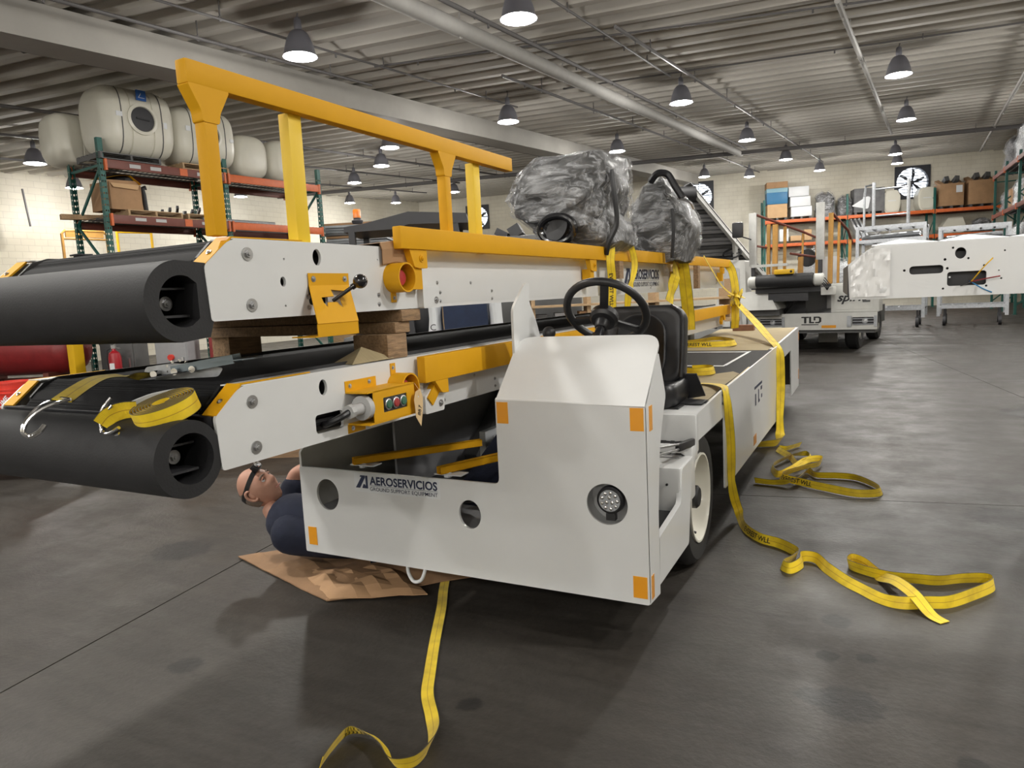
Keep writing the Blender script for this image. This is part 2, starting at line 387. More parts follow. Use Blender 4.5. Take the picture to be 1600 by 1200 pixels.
# ---------------------------------------------------------------- webbing
def ribbon(name, pts, tw, w=.05, parent=None, n=7, th=.0025, prints=(), m=None):
    """strap along pts; tw = per-point twist angle (0 flat, pi/2 on edge) or width vector"""
    P = smoothpts(pts, n); K = len(pts); W = []
    raw = []
    for i in range(K):
        if isinstance(tw[i], (tuple, list)): raw.append(V(tw[i]).normalized()); continue
        t = V(pts[min(i+1, K-1)])-V(pts[max(i-1, 0)]); sd = V((-t.y, t.x, 0))
        if sd.length < 1e-5: sd = V((1, 0, 0))
        sd.normalize(); u = t.normalized().cross(sd); u = -u if u.z < 0 else u
        raw.append(sd*cos(tw[i])+V((0, 0, 1) if abs(t.normalized().z) < .7 else u)*sin(tw[i]))
    for i, p in enumerate(P):
        a = min(i//n, K-2); f = (i-a*n)/n
        W.append((raw[a]*(1-f)+raw[a+1]*f))
    L = [0.]
    for i in range(1, len(P)): L.append(L[-1]+(P[i]-P[i-1]).length)
    vs, fs, uv = [], [], []; NN = []
    for i, p in enumerate(P):
        t = (P[min(i+1, len(P)-1)]-P[max(i-1, 0)]).normalized(); x = W[i]-t*W[i].dot(t)
        if x.length < 1e-4: x = t.orthogonal()
        x.normalize(); W[i] = x; nn = t.cross(x).normalized(); NN.append(nn)
        vs += [p-x*w/2+nn*th/2, p+x*w/2+nn*th/2, p+x*w/2-nn*th/2, p-x*w/2-nn*th/2]
        uv += [(L[i], 0), (L[i], 1), (L[i], 1), (L[i], 0)]
    for i in range(len(P)-1):
        a, b_ = 4*i, 4*i+4
        fs += [(a, a+1, b_+1, b_), (a+1, a+2, b_+2, b_+1), (a+2, a+3, b_+3, b_+2), (a+3, a, b_, b_+3)]
    fs += [(0, 3, 2, 1), (len(vs)-4, len(vs)-3, len(vs)-2, len(vs)-1)]
    me = bpy.data.meshes.new(name); me.from_pydata([tuple(v) for v in vs], [], fs)
    ul = me.uv_layers.new(name='UVMap')
    for lp in me.loops: ul.data[lp.index].uv = uv[lp.vertex_index]
    me.polygons.foreach_set('use_smooth', [True]*len(fs)); me.set_sharp_from_angle(angle=rad(60))
    me.materials.append(m or WEB)
    o = bpy.data.objects.new(name, me); COL.objects.link(o)
    if parent: o.parent = parent
    def at(sl, vv, side, flip):
        sl = max(0, min(L[-1]-1e-4, sl)); i = 0
        while L[i+1] < sl: i += 1
        f = (sl-L[i])/(L[i+1]-L[i]); p = P[i].lerp(P[i+1], f); x = W[i].lerp(W[i+1], f); nn = NN[i].lerp(NN[i+1], f)
        return p+x*(vv*w*(-1 if flip else 1))+nn*(th/2+.0012)*side
    for (s0, txt, hh, side, flip, v0) in prints:
        if isinstance(s0, int): s0 = L[s0*n]+.02      # start length, text, height, side, upside, baseline(-.5..5 of width)
        tv, tf, twd, thh = text2d(txt, .02 if 'E' in txt else .01); k = hh/thh; b = B()
        b.add([at(s0+(x*k if not flip else -x*k), v0+y*k/w, side, flip) for x, y in tv], tf)
        b.build('printed_text', BLKT, o, smooth=0, fix=False)
    o['length'] = L[-1]
    return o
# ================================================================ the building
def cz(x, y): return 5.3-.00556*x+.04844*y          # underside of the roof deck (the roof climbs away from the camera)
XR = 9.5
def yb(x): return 34.45+.2383*(x+22.9)              # back wall line
# floor: concrete slabs with sawn joints over a dark bed
b = B(); b.box(-26, 11, -15, 44, -.3, -.03); floor_o = struct(b.build('floor', DARK, smooth=0))
SL = 6.0; A8 = rad(8.5)
slab0 = None
for i in range(-6, 4):
    for j in range(-5, 8):
        ox, oy = 2.3, 5.6
        cx = ox+cos(A8)*(i+.5)*SL-sin(A8)*(j+.5)*SL; cy = oy+sin(A8)*(i+.5)*SL+cos(A8)*(j+.5)*SL
        if not (-27 < cx < 13 and -17 < cy < 46): continue
        if slab0 is None:
            t = B(); t.box(-SL/2+.004, SL/2-.004, -SL/2+.004, SL/2-.004, -.06, 0); s_ = slab0 = t.build('slab', FLOORM, floor_o, smooth=0)
        else: s_ = slab0.copy(); COL.objects.link(s_)
        s_.location = (cx, cy, 0); s_.rotation_euler.z = A8
# ceiling deck and its ribs
foot = [(-24.3, -14), (XR, -14), (XR, yb(XR)), (-22.9, 34.45)]
b = B(); b.add([(x, y, cz(x, y)) for x, y in foot]+[(x, y, cz(x, y)+.15) for x, y in foot], [(3, 2, 1, 0), (4, 5, 6, 7), (0, 1, 5, 4), (1, 2, 6, 5), (2, 3, 7, 6), (3, 0, 4, 7)])
ceil_o = struct(b.build('ceiling', CEILW, smooth=0))
AV = math.atan2(.114, .9935); rib0 = None
for k in range(-24, 82):
    n = .6*k; cx, cy = -7-.114*(n-.0), n*.9935-.8
    L_ = 40
    # clip to the walls
    def inside(u):
        x, y = cx+cos(AV)*u, cy+sin(AV)*u
        return -24.0 < x < XR-.02 and -13.98 < y < yb(x)-.05 and x > -24.3+1.4*(y+14)/48.45+.02
    us = [u*.25 for u in range(-90, 90) if inside(u*.25)]
    if not us: continue
    u0, u1 = us[0], us[-1]
    if rib0 is None or abs(rib_u[0]-u0) > .01 or abs(rib_u[1]-u1) > .01:
        t = B(); pr = ((-.17, .01), (-.085, -.13), (.085, -.13), (.17, .01))
        t.loft([[V((u, y_, z_+.04844*y_)) for y_, z_ in pr] for u in (u0, u1)])
        rib0 = t.build('ceiling_rib', CEILW, ceil_o, smooth=0); r_ = rib0; rib_u = (u0, u1)
    else: r_ = rib0.copy(); COL.objects.link(r_)
    r_.location = (cx, cy, cz(cx, cy)); r_.rotation_euler.z = AV
# walls
def wall(name, p, q, holes=()):
    """block wall from p to q (plan), room on its left-hand side when walking p>q is behind; holes (x0,x1,z0,z1) along it"""
    p, q = V((*p, 0)), V((*q, 0)); L_ = (q-p).length; a = math.atan2(q.y-p.y, q.x-p.x)
    out = [(0, 0), (L_, 0), (L_, cz(q.x, q.y)+.02), (0, cz(p.x, p.y)+.02)]
    t = B(); t.plate(out, [circ(*h, 40) for h in holes], .25, (0, 0, 0), (1, 0, 0), (0, 0, 1))
    o = struct(t.build(name, BLOCK, smooth=0)); o.location = p; o.rotation_euler.z = a
    return o
def wl(name, p, q, holes=()):
    o = wall(name, p, q, holes); return o
AB = math.atan2(.2383, 1)
def on_back(u, v=0.): return V((-22.9+cos(AB)*u-sin(AB)*v, 34.45+sin(AB)*u+cos(AB)*v, 0))
wb = wl('wall_back', (-22.9, 34.45), (XR, yb(XR)), [(25.28, 5.97, .72), (15.3, 6.1, .70), (3.42, 5.9, .60)])
wl('wall_left', (-24.3, -14), (-22.9, 34.45)); wl('wall_right', (XR, yb(XR)), (XR, -14)); wl('wall_rear', (XR, -14), (-24.3, -14))
# big wall fans: square dark frame, round bright opening, louvre slats, fan blades, guard
FRAME = mat('fan_frame', (.035, .037, .045), .6); LOUV = mat('louvre_slat', (.55, .60, .66), .5)
def fan(u, z, r, fr, label, nsl, blades):
    e = empty('wall_fan', on_back(u, -.02)+V((0, 0, z)), label, 'fan', AB, 'wall fans in the back wall')
    t = B(); t.plate([(-fr, -fr), (fr, -fr), (fr, fr), (-fr, fr)], [circ(0, 0, r, 40)], .07, (0, -.05, 0), (1, 0, 0), (0, 0, 1)); t.build('frame', FRAME, e, 0)
    t = B(); t.lathe([(r, -.02), (r+.05, -.02), (r+.05, .3), (r, .3), (r, -.02)], ax=(0, 1, 0), n=40); t.build('ring', FRAME, e)
    t = B(); t.add([(r*cos(2*pi*i/40), .24, r*sin(2*pi*i/40)) for i in range(40)], [tuple(range(40))]); t.build('daylight_pane', DAY, e, 0)
    for i in range(nsl):
        zz = -r+2*r*(i+.5)/nsl; hw_ = math.sqrt(max(0.01, r*r-zz*zz))
        t = B(); t.box(-hw_, hw_, .14, .17, zz-.012, zz+.03); t.build('slat', LOUV, e, 0)
    for k in range(blades):
        a = 2*pi*(k+.35)/blades
        t = B(); p = [(.08, -.035), (r*.62, -.1), (r*.9, -.05), (r*.9, .06), (r*.5, .05), (.08, .035)]
        t.plate(p, [], .012, (0, .05, 0), (cos(a), .25, sin(a)), (-sin(a), 0, cos(a))); t.build('blade', FRAME, e, 0)
    t = B(); t.cyl((0, -.01, 0), (0, .12, 0), .1, n=20); t.build('hub', FRAME, e)
    for a in (.12, .5, 1.12): pass
    t = B()
    for a in (.0, pi/2): t.beam((-r*cos(a), -.03, -r*sin(a)), (r*cos(a), -.03, r*sin(a)), .03, .03, up=(0, 1, 0))
    t.build('guard_bar', FRAME, e, 0)
fan(25.28, 5.97, .70, .78, 'round wall fan with thin crossing blades high above the back rack', 9, 6)
fan(15.3, 6.1, .66, .74, 'wall fan with slatted louvre half hidden behind the grey conveyor ramp', 12, 4)
fan(3.42, 5.9, .58, .66, 'wall fan in the far left corner of the back wall', 12, 4)
# roof beam and pipes
def along(x, y0, y1, off, k=.06): return [V((x+k*(y-8), y, cz(x+k*(y-8), y)-off)) for y in (y0, y1)]
b = B(); p, q = along(-9.75, -13.9, 36.6, .36); b.beam(p, q, .62, .46); o = struct(b.build('trim_1', BEAMW, smooth=0))
def pipe(p, q, r, m, label, hang=2.6, off=.3, n=10, name='roof_pipe', grp=None):
    e = empty(name, p, label, 'pipe', group=grp)
    p, q = V(p), V(q); b = B(); b.cyl((0, 0, 0), q-p, r, n=n); b.build('tube', m, e)
    L_ = (q-p).length; k = int(L_/hang); t0 = None
    for i in range(k):
        c = (q-p)*((i+.6)/k)
        if t0 is None:
            t = B(); t.cyl((0, 0, r), (0, 0, off), .011, n=5); t.tube([(0, (r+.008)*cos(a), (r+.008)*sin(a)) for a in [2*pi*j/8 for j in range(8)]], .012, 5, True); t0 = t.build('hanger', m, e)
        else: t0_ = t0.copy(); COL.objects.link(t0_); t0_.location = c; continue
        t0.location = c
    for i in range(max(1, int(L_/3.2))):
        c = (q-p)*((i+.25)/max(1, int(L_/3.2)))
        t = B(); t.cyl(c, c+V((0, 0, -r-.05)), .016, n=6); t.build('sprinkler_head', m, e) if r < .05 else None
    return e
def P3(x, y, off=.3): return (x, y, cz(x, y)-off)
pipe(P3(-6.5, -10, .36), P3(-4.45, 28.5, .36), .12, PIPEW, 'thick white pipe running the length of the roof over the conveyors', 3.4, .36, 18)
pipe(P3(-6.29, -10, .2), P3(-4.24, 28.5, .2), .035, PIPED, 'dark pipe running along the top of the thick white roof pipe', 4, .2)
pipe(P3(5.6, 30.7, .36), P3(-22.9, 23.6, .36), .075, PIPED, 'dark main pipe crossing the roof from side to side in the distance', 4, .36)
pipe(P3(-3.6, 11.2), P3(-2.0, 35.5), .03, PIPED, 'thin sprinkler pipe right of the thick white roof pipe')
pipe(P3(-6.3, 12.6), P3(-4.9, 37), .03, PIPED, 'thin sprinkler pipe just left of the thick white roof pipe')
pipe(P3(-4.3, 4.5, .2), P3(-3.8, 15.4, .2), .02, PIPED, 'thin conduit feeding the lamp right of the thick white pipe', 3, .2)
pipe(P3(-.5, 12.2), P3(.55, 28.6), .045, PIPEW, 'pale pipe on the roof leading to the round back wall fan', 3)
pipe(P3(2.6, 13), P3(4.25, 38.6), .045, PIPEW, 'pale pipe on the roof at the far right', 3)
pipe(P3(-11.6, -5), P3(-9.8, 27), .05, PIPED, 'dark pipe hung just left of the big white roof beam', 3)
pipe(P3(-9.3, -2), P3(-8.55, 11.5), .026, PIPED, 'thin pipe hung just right of the big white roof beam', 2.4)
pipe(P3(-8.3, 2), P3(-7.4, 15.5, .25), .018, PIPED, 'thin cable run between the white beam and the lamp above the yellow rail', 3, .25)
pipe(P3(-14.6, 6), P3(-13.4, 27), .035, PIPED, 'sprinkler pipe over the left rack', 2.6)
pipe(P3(-17.2, 7), P3(-15.8, 27), .03, PIPED, 'sprinkler pipe second from the left wall', 2.6)
pipe(P3(-20.2, 8), P3(-18.8, 29), .03, PIPED, 'sprinkler pipe nearest the left wall', 2.6)
pipe(P3(-8.0, 10.9, .18), P3(1.5, 13.4, .18), .018, PIPED, 'thin conduit crossing the roof ribs above the driver seat', 4, .18)
pipe(P3(-6.0, 14.9, .18), P3(2.5, 16.2, .18), .018, PIPED, 'thin conduit crossing the roof ribs in the middle distance', 4, .18)
pipe((-22.75, 13.0, 5.4), (-22.75, 13.1, 4.3), .03, PIPED, 'thin upright conduit on the left wall', 9, .1)
# high-bay lamps
LOFF = .72
def lamp_proto():
    e = empty('highbay_lamp', (0, 0, 0))
    prof = [(.05, .36), (.09, .35), (.13, .31), (.175, .22), (.205, .12), (.225, .03), (.245, 0), (.235, 0), (.215, .03), (.195, .12), (.165, .21), (.12, .29), (.05, .33)]
    t = B(); t.lathe(prof, n=28); t.build('shade', SHADE, e)
    t = B(); t.lathe([(0, .36), (.05, .36), (.055, .40), (.05, .5), (.03, .53), (0, .53)], n=16); t.build('lamp_housing', SHADE, e)
    t = B(); t.tube([(0, 0, .53), (.015, 0, .60), (0, 0, LOFF-.02)], .012, 6); t.build('hook', PIPED, e)
    t = B(); t.lathe([(.0, -.03), (.08, -.024), (.16, -.004), (.222, .026)], n=28); t.build('lens', GLASSB, e)
    return e
lp0 = lamp_proto()
SEEN = [(-4.1, 8.75, 'high-bay lamp at the top edge of the view over the driver seat'), (-3.64, 15.67, 'bell lamp hanging just right of the thick white roof pipe'), (-3.33, 22.56, 'smaller bell lamp beyond the one beside the thick white pipe'),
        (-2.9, 28.97, 'bell lamp where the dark cross pipe meets the roof'), (-2.1, 34.9, 'small lamp near the back wall over the stack of boxes'), (.42, 16.34, 'large grey bell lamp nearest at the right of the roof'),
        (.78, 22.65, 'second grey bell lamp at the right, below the large one'), (.75, 31.6, 'lamp above the round back wall fan'), (.92, 35.6, 'lowest lamp just over the round back wall fan'),
        (-7.3, 8.2, 'glaring lamp above the long yellow handrail'), (-7.26, 14.7, 'glaring lamp above the plastic-wrapped seats, left one'), (-6.9, 21.3, 'lamp directly above the plastic-wrapped seats'),
        (-6.5, 32.0, 'tiny lamp above the fan behind the grey conveyor ramp'), (-4.96, 34.2, 'tiny lamp on the back wall left of the box stack'), (-11.0, 15.4, 'lamp hanging under the long yellow handrail'),
        (-16.1, 20.3, 'bell lamp right of the tank rack'), (-13.07, 17.8, 'lamp in the gap under the yellow handrail, middle one'), (-20.8, 25.8, 'bell lamp above the orange beacon'),
        (-19.8, 27.9, 'far lamp by the left corner of the building'), (-15.8, 26.5, 'bell lamp beside the front yellow post'), (-17.9, 10.6, 'glaring lamp at the left edge of the view'),
        (-21.5, 13.8, 'bell lamp by the left wall behind the tank rack'), (-21.05, 19.8, 'bell lamp seen through the tank rack')]
HID = [(-4.4, 2.0), (-4.6, -5), (-.2, 9.4), (2.0, 3.4), (-.5, -4.5), (-8.2, 1.5), (-8.2, -5), (4, 16), (4, 9), (4, 2.5), (4, -5), (-12.5, 1.0), (-2.4, -7.6), (-6.3, -8.0), (1.7, -7.8), (-4.8, -11), (-.6, -11), (4, -11), (-8.4, -11.5), (-18, 3.5), (4.4, 24), (-13, -6)]  # unseen lamps: the visible rows carried on, a few added for brightness
for i, it in enumerate([(x, y, l) for x, y, l in SEEN]+[(x, y, None) for x, y in HID]):
    x, y, l = it; e = lp0 if i == 0 else dup(lp0)
    e.location = (x, y, cz(x, y)-LOFF)
    tag(e, l or 'grey bell-shaped high-bay lamp, one of the unseen set partly added for brightness', 'lamp', 'high-bay lamps' if l else 'unseen high-bay lamps, some added for brightness')
    ld = bpy.data.lights.new('bulb', 'POINT'); ld.energy = LAMP_W; ld.color = (1., .97, .925); ld.shadow_soft_size = .12
    lo = bpy.data.objects.new('bulb', ld); COL.objects.link(lo); lo.parent = e; lo.location = (0, 0, -.10)
# ================================================================ pallet racks
def rack(name, o, yaw, label, bays, bl, depth, top, levels, mats, group=None, holes=True, deck=True, slack=()):
    """bays of bl metres along local x; levels = beam tops; mats[bay] = front beam colour"""
    e = empty(name, o, label, 'rack', yaw, group)
    t = B()
    if holes:
        hs = [circ(sx*.02, .12+.1*k, .014, 6, .022) for k in range(int((top-.2)/.1)) for sx in (-1, 1)]
        t.plate([(-.045, 0), (.045, 0), (.045, top), (-.045, top)], hs, .004, (0, -.04, 0), (1, 0, 0), (0, 0, 1))
        for sx in (-1, 1):
            hs2 = [circ(0., .12+.1*k, .014, 6, .022) for k in range(int((top-.2)/.1))]
            t.plate([(-.04, 0), (.04, 0), (.04, top), (-.04, top)], hs2, .004, (sx*.045, 0, 0), (0, sx, 0), (0, 0, 1))
    else: t.box(-.045, .045, -.04, .04, 0, top)
    t.box(-.07, .07, -.07, .07, 0, .012)
    p0 = t.build('post', RACKG, e, 0); p0.location = (0, 0, 0)
    for i in range(bays+1):
        for j in (0, 1):
            if i == 0 and j == 0: continue
            c = p0.copy(); COL.objects.link(c); c.location = (i*bl, j*depth, 0)
            if j: c.rotation_euler.z = pi
    # frame braces
    zz = [.3]; 
    while zz[-1]+.95 < top-.1: zz.append(zz[-1]+.95)
    br = None
    for i in range(bays+1):
        for k in range(len(zz)-1):
            a, c_ = (0, depth) if k % 2 == 0 else (depth, 0)
            t = B(); t.beam((i*bl, a, zz[k]), (i*bl, c_, zz[k+1]), .03, .045); t.build('brace', RACKG, e, 0)
        t = B(); t.beam((i*bl, 0, zz[-1]), (i*bl, depth, zz[-1]), .03, .045); t.build('brace', RACKG, e, 0)
    for i in range(bays):
        for z in levels:
            for j in (0, 1):
                m = mats[i] if j == 0 else RACKD
                t = B(); y = -.065 if j == 0 else depth+.065
                t.box(i*bl+.06, (i+1)*bl-.06, y-.025, y+.025, z-.15, z, .006)
                o_ = t.build('beam', m, e, 30)
                for x in (i*bl+.045, (i+1)*bl-.045): t = B(); t.box(x-.02, x+.02, y-.03, y+.03, z-.19, z+.02); t.build('beam_clip', RACKO, o_, 0)
            if deck:
                t = B(); n = int(bl/.1)
                for k in range(n): x = i*bl+.1+k*(bl-.2)/(n-1); t.cyl((x, -.06, z+.002), (x, depth+.06, z+.002), .006, n=5)
                for k in range(5): y = k*depth/4; t.box(i*bl+.08, (i+1)*bl-.08, y-.02, y+.02, z-.03, z-.004)
                d = t.build('wire_deck', GREYD, e, 0); d['kind'] = 'stuff'
    return e
RO = V((-13.28, 9.1, 0)); RYAW = rad(82.34)
KR = .9
def rk(x, y, z=0): return V((RO.x*KR+KR*(cos(RYAW)*x-sin(RYAW)*y), RO.y*KR+KR*(sin(RYAW)*x+cos(RYAW)*y), 1.5+(z-1.5)*KR))
def shrink(e): e.scale = (KR,)*3; return e
e = rack('pallet_rack', V((RO.x*KR, RO.y*KR, 0)), RYAW, 'tall green and orange pallet rack on the left carrying white tanks', 2, 2.403, 1.08, 4.56, (4.2, 3.255, 1.86), (RACKD, RACKO))  # first bay: orange beams with their shade in the colour
for x in (0, 2.403):
    t = B(); t.box(x-.145, x+.145, .94, 1.22, 2.616, 2.65, .01); t.box(x-.1, x+.1, .98, 1.18, 2.4, 2.616, .01); t.build('post_sleeve', DARK, e)
for z in (3.12, 4.06): t = B(); t.box(1.4, 1.55, -.096, -.091, z, z+.13); t.build('label_plate', RACKO, e, 0)
for x in (.45, .83, 1.75, 2.07):
    t = B(); t.box(x, x+.2, -.094, -.091, 3.165, 3.22); t.build('label_plate', LGREY, e, 0)
    t = B(); t.box(x, x+.2, -.094, -.091, 4.09, 4.155); t.build('label_plate', LGREY, e, 0)
# pallets
def pallet(loc, rz, label, w=1.0, d=1.1, m=None, group='wooden pallets on the left rack'):
    m = m or WOODL
    e = shrink(empty('wooden_pallet', loc, label, 'pallet', rz, group)); bd = st = None
    for k in range(6):
        y = -d/2+.06+k*(d-.12)/5
        if bd is None: t = B(); t.box(-w/2, w/2, -.05, .05, .105, .125); bd = t.build('board', m, e, 0); bd.location.y = y
        else: c = bd.copy(); COL.objects.link(c); c.location.y = y
    for k in range(3):
        c = bd.copy(); COL.objects.link(c); c.location = (0, -d/2+.06+k*(d-.12)/2, -.105)
    for k in range(3):
        x = -w/2+.02+k*(w-.04)/2
        if st is None: t = B(); t.box(-.02, .02, -d/2, d/2, .02, .105); st = t.build('stringer', m, e, 0); st.location.x = x
        else: c = st.copy(); COL.objects.link(c); c.location.x = x
    return e
pallet(rk(.98, .5, 3.455), RYAW, 'pale pallet under the open cardboard box on the left rack', 1.15)
pallet(rk(2.12, .5, 3.455), RYAW, 'pale pallet under black parts on the middle shelf of the left rack', .9)
pallet(rk(.55, .35, 4.505), RYAW, 'pallet under the nearest white tank', 1.2, .95, GREYD)
pallet(rk(2.2, .4, 4.505), RYAW, 'pale pallet under the second white tank on the left rack', 1.1, .95)
t = B(); t.beam(rk(-.35, 1.1, 3.5), rk(.5, .9, 3.5), .13, .09); tag(t.build('timber', WOODL, None, 0), 'pale timber end sticking out of the middle shelf of the left rack', 'timber')
# plastic tanks
def tank(loc, L_, r, h, label, axis_yaw, lid=True, nose=.16, stick=(), group=None, face=False, straps=True):
    """fat rounded tank lying along local x, r = half width, h = height"""
    e = shrink(empty('water_tank', loc, label, 'tank', axis_yaw, group)); n = 36; rings = []
    def sec(x, k, dr=0):
        out = []
        for i in range(n):
            a = 2*pi*i/n; ca, sa = cos(a), sin(a); p = .62
            y = math.copysign(abs(ca)**p, ca)*r*k; z = math.copysign(abs(sa)**p, sa)*h/2*k
            out.append(V((x, y*(1+dr), h/2+z*(1+dr))))
        return out
    prof = [(-.5, .60), (-.5+nose*.12, .74), (-.5+nose*.4, .89), (-.5+nose*.8, .975), (-.5+nose*1.3, 1.)]
    mid = []
    nm = max(1, int(L_/.75))
    for k in range(nm):
        c = -.5+nose*1.3+(1-nose*2.6)*(k+.5)/nm; mid += [(c-.012, 1.), (c-.006, .972), (c+.006, .972), (c+.012, 1.)]
    prof = prof+mid+[(-x, k) for x, k in prof[::-1]]
    t = B(); t.loft([sec(x*L_, k) for x, k in prof]); t.build('shell', TANK, e, 50)
    if straps:
        for x in (-.27, .27):
            t = B(); t.loft([sec(x*L_-.012, 1.004), sec(x*L_+.012, 1.004)], caps=False); t.build('strap', GREYD, e, 50)
    if lid:
        y = -r*1.0
        t = B(); t.lathe([(.30, -.01), (.30, .035), (.245, .05), (.235, .03), (.235, -.01)], (0, y+.01, h*.52), (0, -1, 0), 32); t.build('lid_ring', TANK, e)
        t = B(); t.lathe([(0, .02), (.2, .025), (.24, .018), (.24, 0)], (0, y+.005, h*.52), (0, -1, 0), 32); l = t.build('lid', DARK, e)
        t = B(); t.beam((-.13, y-.03, h*.52+.01), (.13, y-.03, h*.52-.005), .03, .02, (0, 1, 0)); t.build('lid_mark', BLKT, l, 0)
    for (x, z, sw, sh, m) in stick:
        t = B(); t.box(x-sw/2, x+sw/2, -r-.004-.0, -r+.006, z-sh/2, z+sh/2); s_ = t.build('sticker', m, e, 0)
        if m is BLUE:
            t = B(); t.beam((x-.05, -r-.006, z-.04), (x, -r-.006, z+.04), .012, .002, (0, 1, 0)); t.beam((x-.06, -r-.006, z-.045), (x+.07, -r-.006, z-.045), .01, .002, (0, 1, 0)); t.build('sticker_mark', STICK, s_, 0)
    return e
TG = 'white plastic tanks on the left rack'
tank(rk(.82, .40, 4.63), 1.50, .58, 1.36, 'nearest big white tank with dark round lid on top of the left rack', RYAW, stick=((.02, 1.17, .2, .2, BLUE), (-.45, .75, .12, .09, STICK), (.47, .66, .07, .12, STICK)), group=TG)
tank(rk(2.32, .45, 4.63), 1.46, .55, 1.24, 'second white tank with dark lid, just behind the front yellow post', RYAW, stick=((-.02, .28, .2, .2, BLUE), (-.48, .72, .1, .1, STICK), (.55, .6, .09, .07, STICK)), group=TG)
tank(rk(.42, 1.40, 4.52), 1.5, .40, 1.06, 'white tank lying behind the nearest one at the far left of the rack', RYAW, lid=False, group=TG, straps=False)
tank(rk(3.53, .6, 4.52), 1.1, .46, .98, 'small rounded white tank shown end-on, third from the front on the left rack', RYAW+pi/2, lid=False, group=TG, straps=False)
tank(rk(4.52, .6, 4.52), 1.1, .5, 1.0, 'small rounded white tank end-on, furthest back on the left rack', RYAW+pi/2, lid=False, group=TG, straps=False)
# things on the middle shelf
e = shrink(empty('cardboard_box', rk(.47, .45, 3.585), 'open cardboard box with yellow plastic over its top, left rack shelf', 'box', RYAW))
t = B(); t.plate([(-.31, 0), (.33, 0), (.27, .58), (-.36, .56)], [], .02, (0, -.36, 0), (1, 0, 0), (0, 0, 1)); t.plate([(-.36, 0), (.4, 0), (.4, .52), (-.36, .56)], [], .02, (-.33, 0, 0), (0, -1, 0), (0, 0, 1))
t.box(-.3, .3, .34, .36, 0, .5); t.box(.3, .32, -.35, .35, 0, .5); t.box(-.31, .31, -.35, .35, 0, .02); t.build('carton', CARD, e, 0)
t = B(); t.plate([(-.3, 0), (.28, .0), (.22, .1), (-.25, .08)], [], .012, (0, -.37, .5), (1, 0, 0), (0, -.2, -1)); t.build('flap', CARDL, e, 0)
t = B(); t.loft([[V((-.4, -.42, .57)), V((-.4, .4, .62))], [V((-.1, -.44, .66)), V((-.1, .4, .72))], [V((.1, -.4, .68)), V((.1, .4, .7))], [V((.3, -.44, .5)), V((.3, .4, .58))]], closed=False, caps=False); t.build('plastic_cover', YEL, e, 0)
t = B(); t.sphere((0, 0, 0), .2, 14, 8, (1.4, 1, .6)); t.sphere((.15, .1, 0), .15, 12, 7, (1.3, 1, .7)); o = t.build('tyre_bundle', BLACK); o.location = rk(.5, .5, 4.2); tag(o, 'black lump sitting on the yellow covered box of the left rack', 'bundle')
t = B(); t.tube([rk(1.02, .4, 3.59), rk(1.0, .4, 3.95), rk(.97, .38, 4.08), rk(1.04, .36, 4.1)], .045, 10); tag(t.build('bent_pipe', DARK), 'bent black pipe standing on the middle shelf of the left rack', 'pipe')
e = shrink(empty('machine_frame', rk(1.95, .4, 3.585), 'black machine parts piled on the middle shelf of the left rack', 'parts', RYAW))
t = B()
for i in range(9): x = -.75+i*.17; t.beam((x, -.3, .03+.05*(i % 3)), (x+.3, .25, .06+.04*(i % 2)), .05, .06)
t.build('bars', DARK, e, 0)
t = B(); t.tube([(.35, -.1, .05), (.4, -.1, .4), (.32, -.1, .6), (.33, -.1, .72)], .022, 8); t.build('lever', DARK, e)
for i in range(3):
    t = B(); t.cyl(rk(2.0, -.05+.25*i, 3.48+.0), rk(3.9-.3*i, .0+.3*i, 3.48), .035, n=10); tag(t.build('metal_tube', GALV), ['nearest', 'middle', 'furthest'][i]+' of the pale metal tubes lying along the left rack shelf', 'tube', 'metal tubes on the left rack')
# yellow ladder frames by the left wall
def gate(p, yaw, wd, h, m, label):
    e = empty('loading_gate', p, label, 'frame', yaw)
    t = B(); t.tube([(-wd/2, 0, 0), (-wd/2, 0, h-.1), (-wd/2+.1, 0, h), (wd/2-.1, 0, h), (wd/2, 0, h-.1), (wd/2, 0, 0)], .045, 8); t.build('frame', m, e)
    for z in (h*.35, h*.7, h-.25):
        t = B(); t.cyl((-wd/2, 0, z), (wd/2, 0, z), .03, n=8); t.build('rung', m, e)
    t = B(); t.box(-wd/2+.1, wd/2-.1, -.03, .03, h-.2, h-.02); t.build('header_plate', m, e, 0)
gate((-21.9, 15.9, 0), rad(70), 1.05, 4.45, YELM, 'yellow tubular frame standing by the left wall under the rack')
gate((-21.9, 14.2, 0), rad(80), 1.3, 4.15, OCHRE, 'orange tubular frame beside the yellow one at the left wall')
# stack of sheets on a pallet pile
e = empty('sheet_stack', (-11.15, 14.15, 0), 'tall stack of grey and pale sheets behind the orange beacon', 'stack', rad(26))
t = B(); t.box(-.8, .8, -.6, .6, 0, 2.55); t.build('crate_base', WOODL, e, 0)
random.seed(3)
for i in range(14):
    t = B(); dx, dy = random.uniform(-.06, .06), random.uniform(-.05, .05); z = 2.55+i*.062
    t.box(-.75+dx, .7+dx, -.6+dy, .6+dy, z, z+.05, M=rotm(random.uniform(-.01, .01), random.uniform(-.012, .012), random.uniform(-.04, .04))); t.build('sheet', [SHEET, SHEET2, GREYD, SHEET, CARD][(i*3) % 5 if i > 4 else 2], e, 0)
e = empty('cardboard_stack', (-9.3, 14.8, 0), 'loose brown cardboard stack right of the grey sheets', 'stack', rad(24))
t = B(); t.box(-.7, .7, -.5, .5, 0, 2.6); t.build('crate_base', WOODL, e, 0)
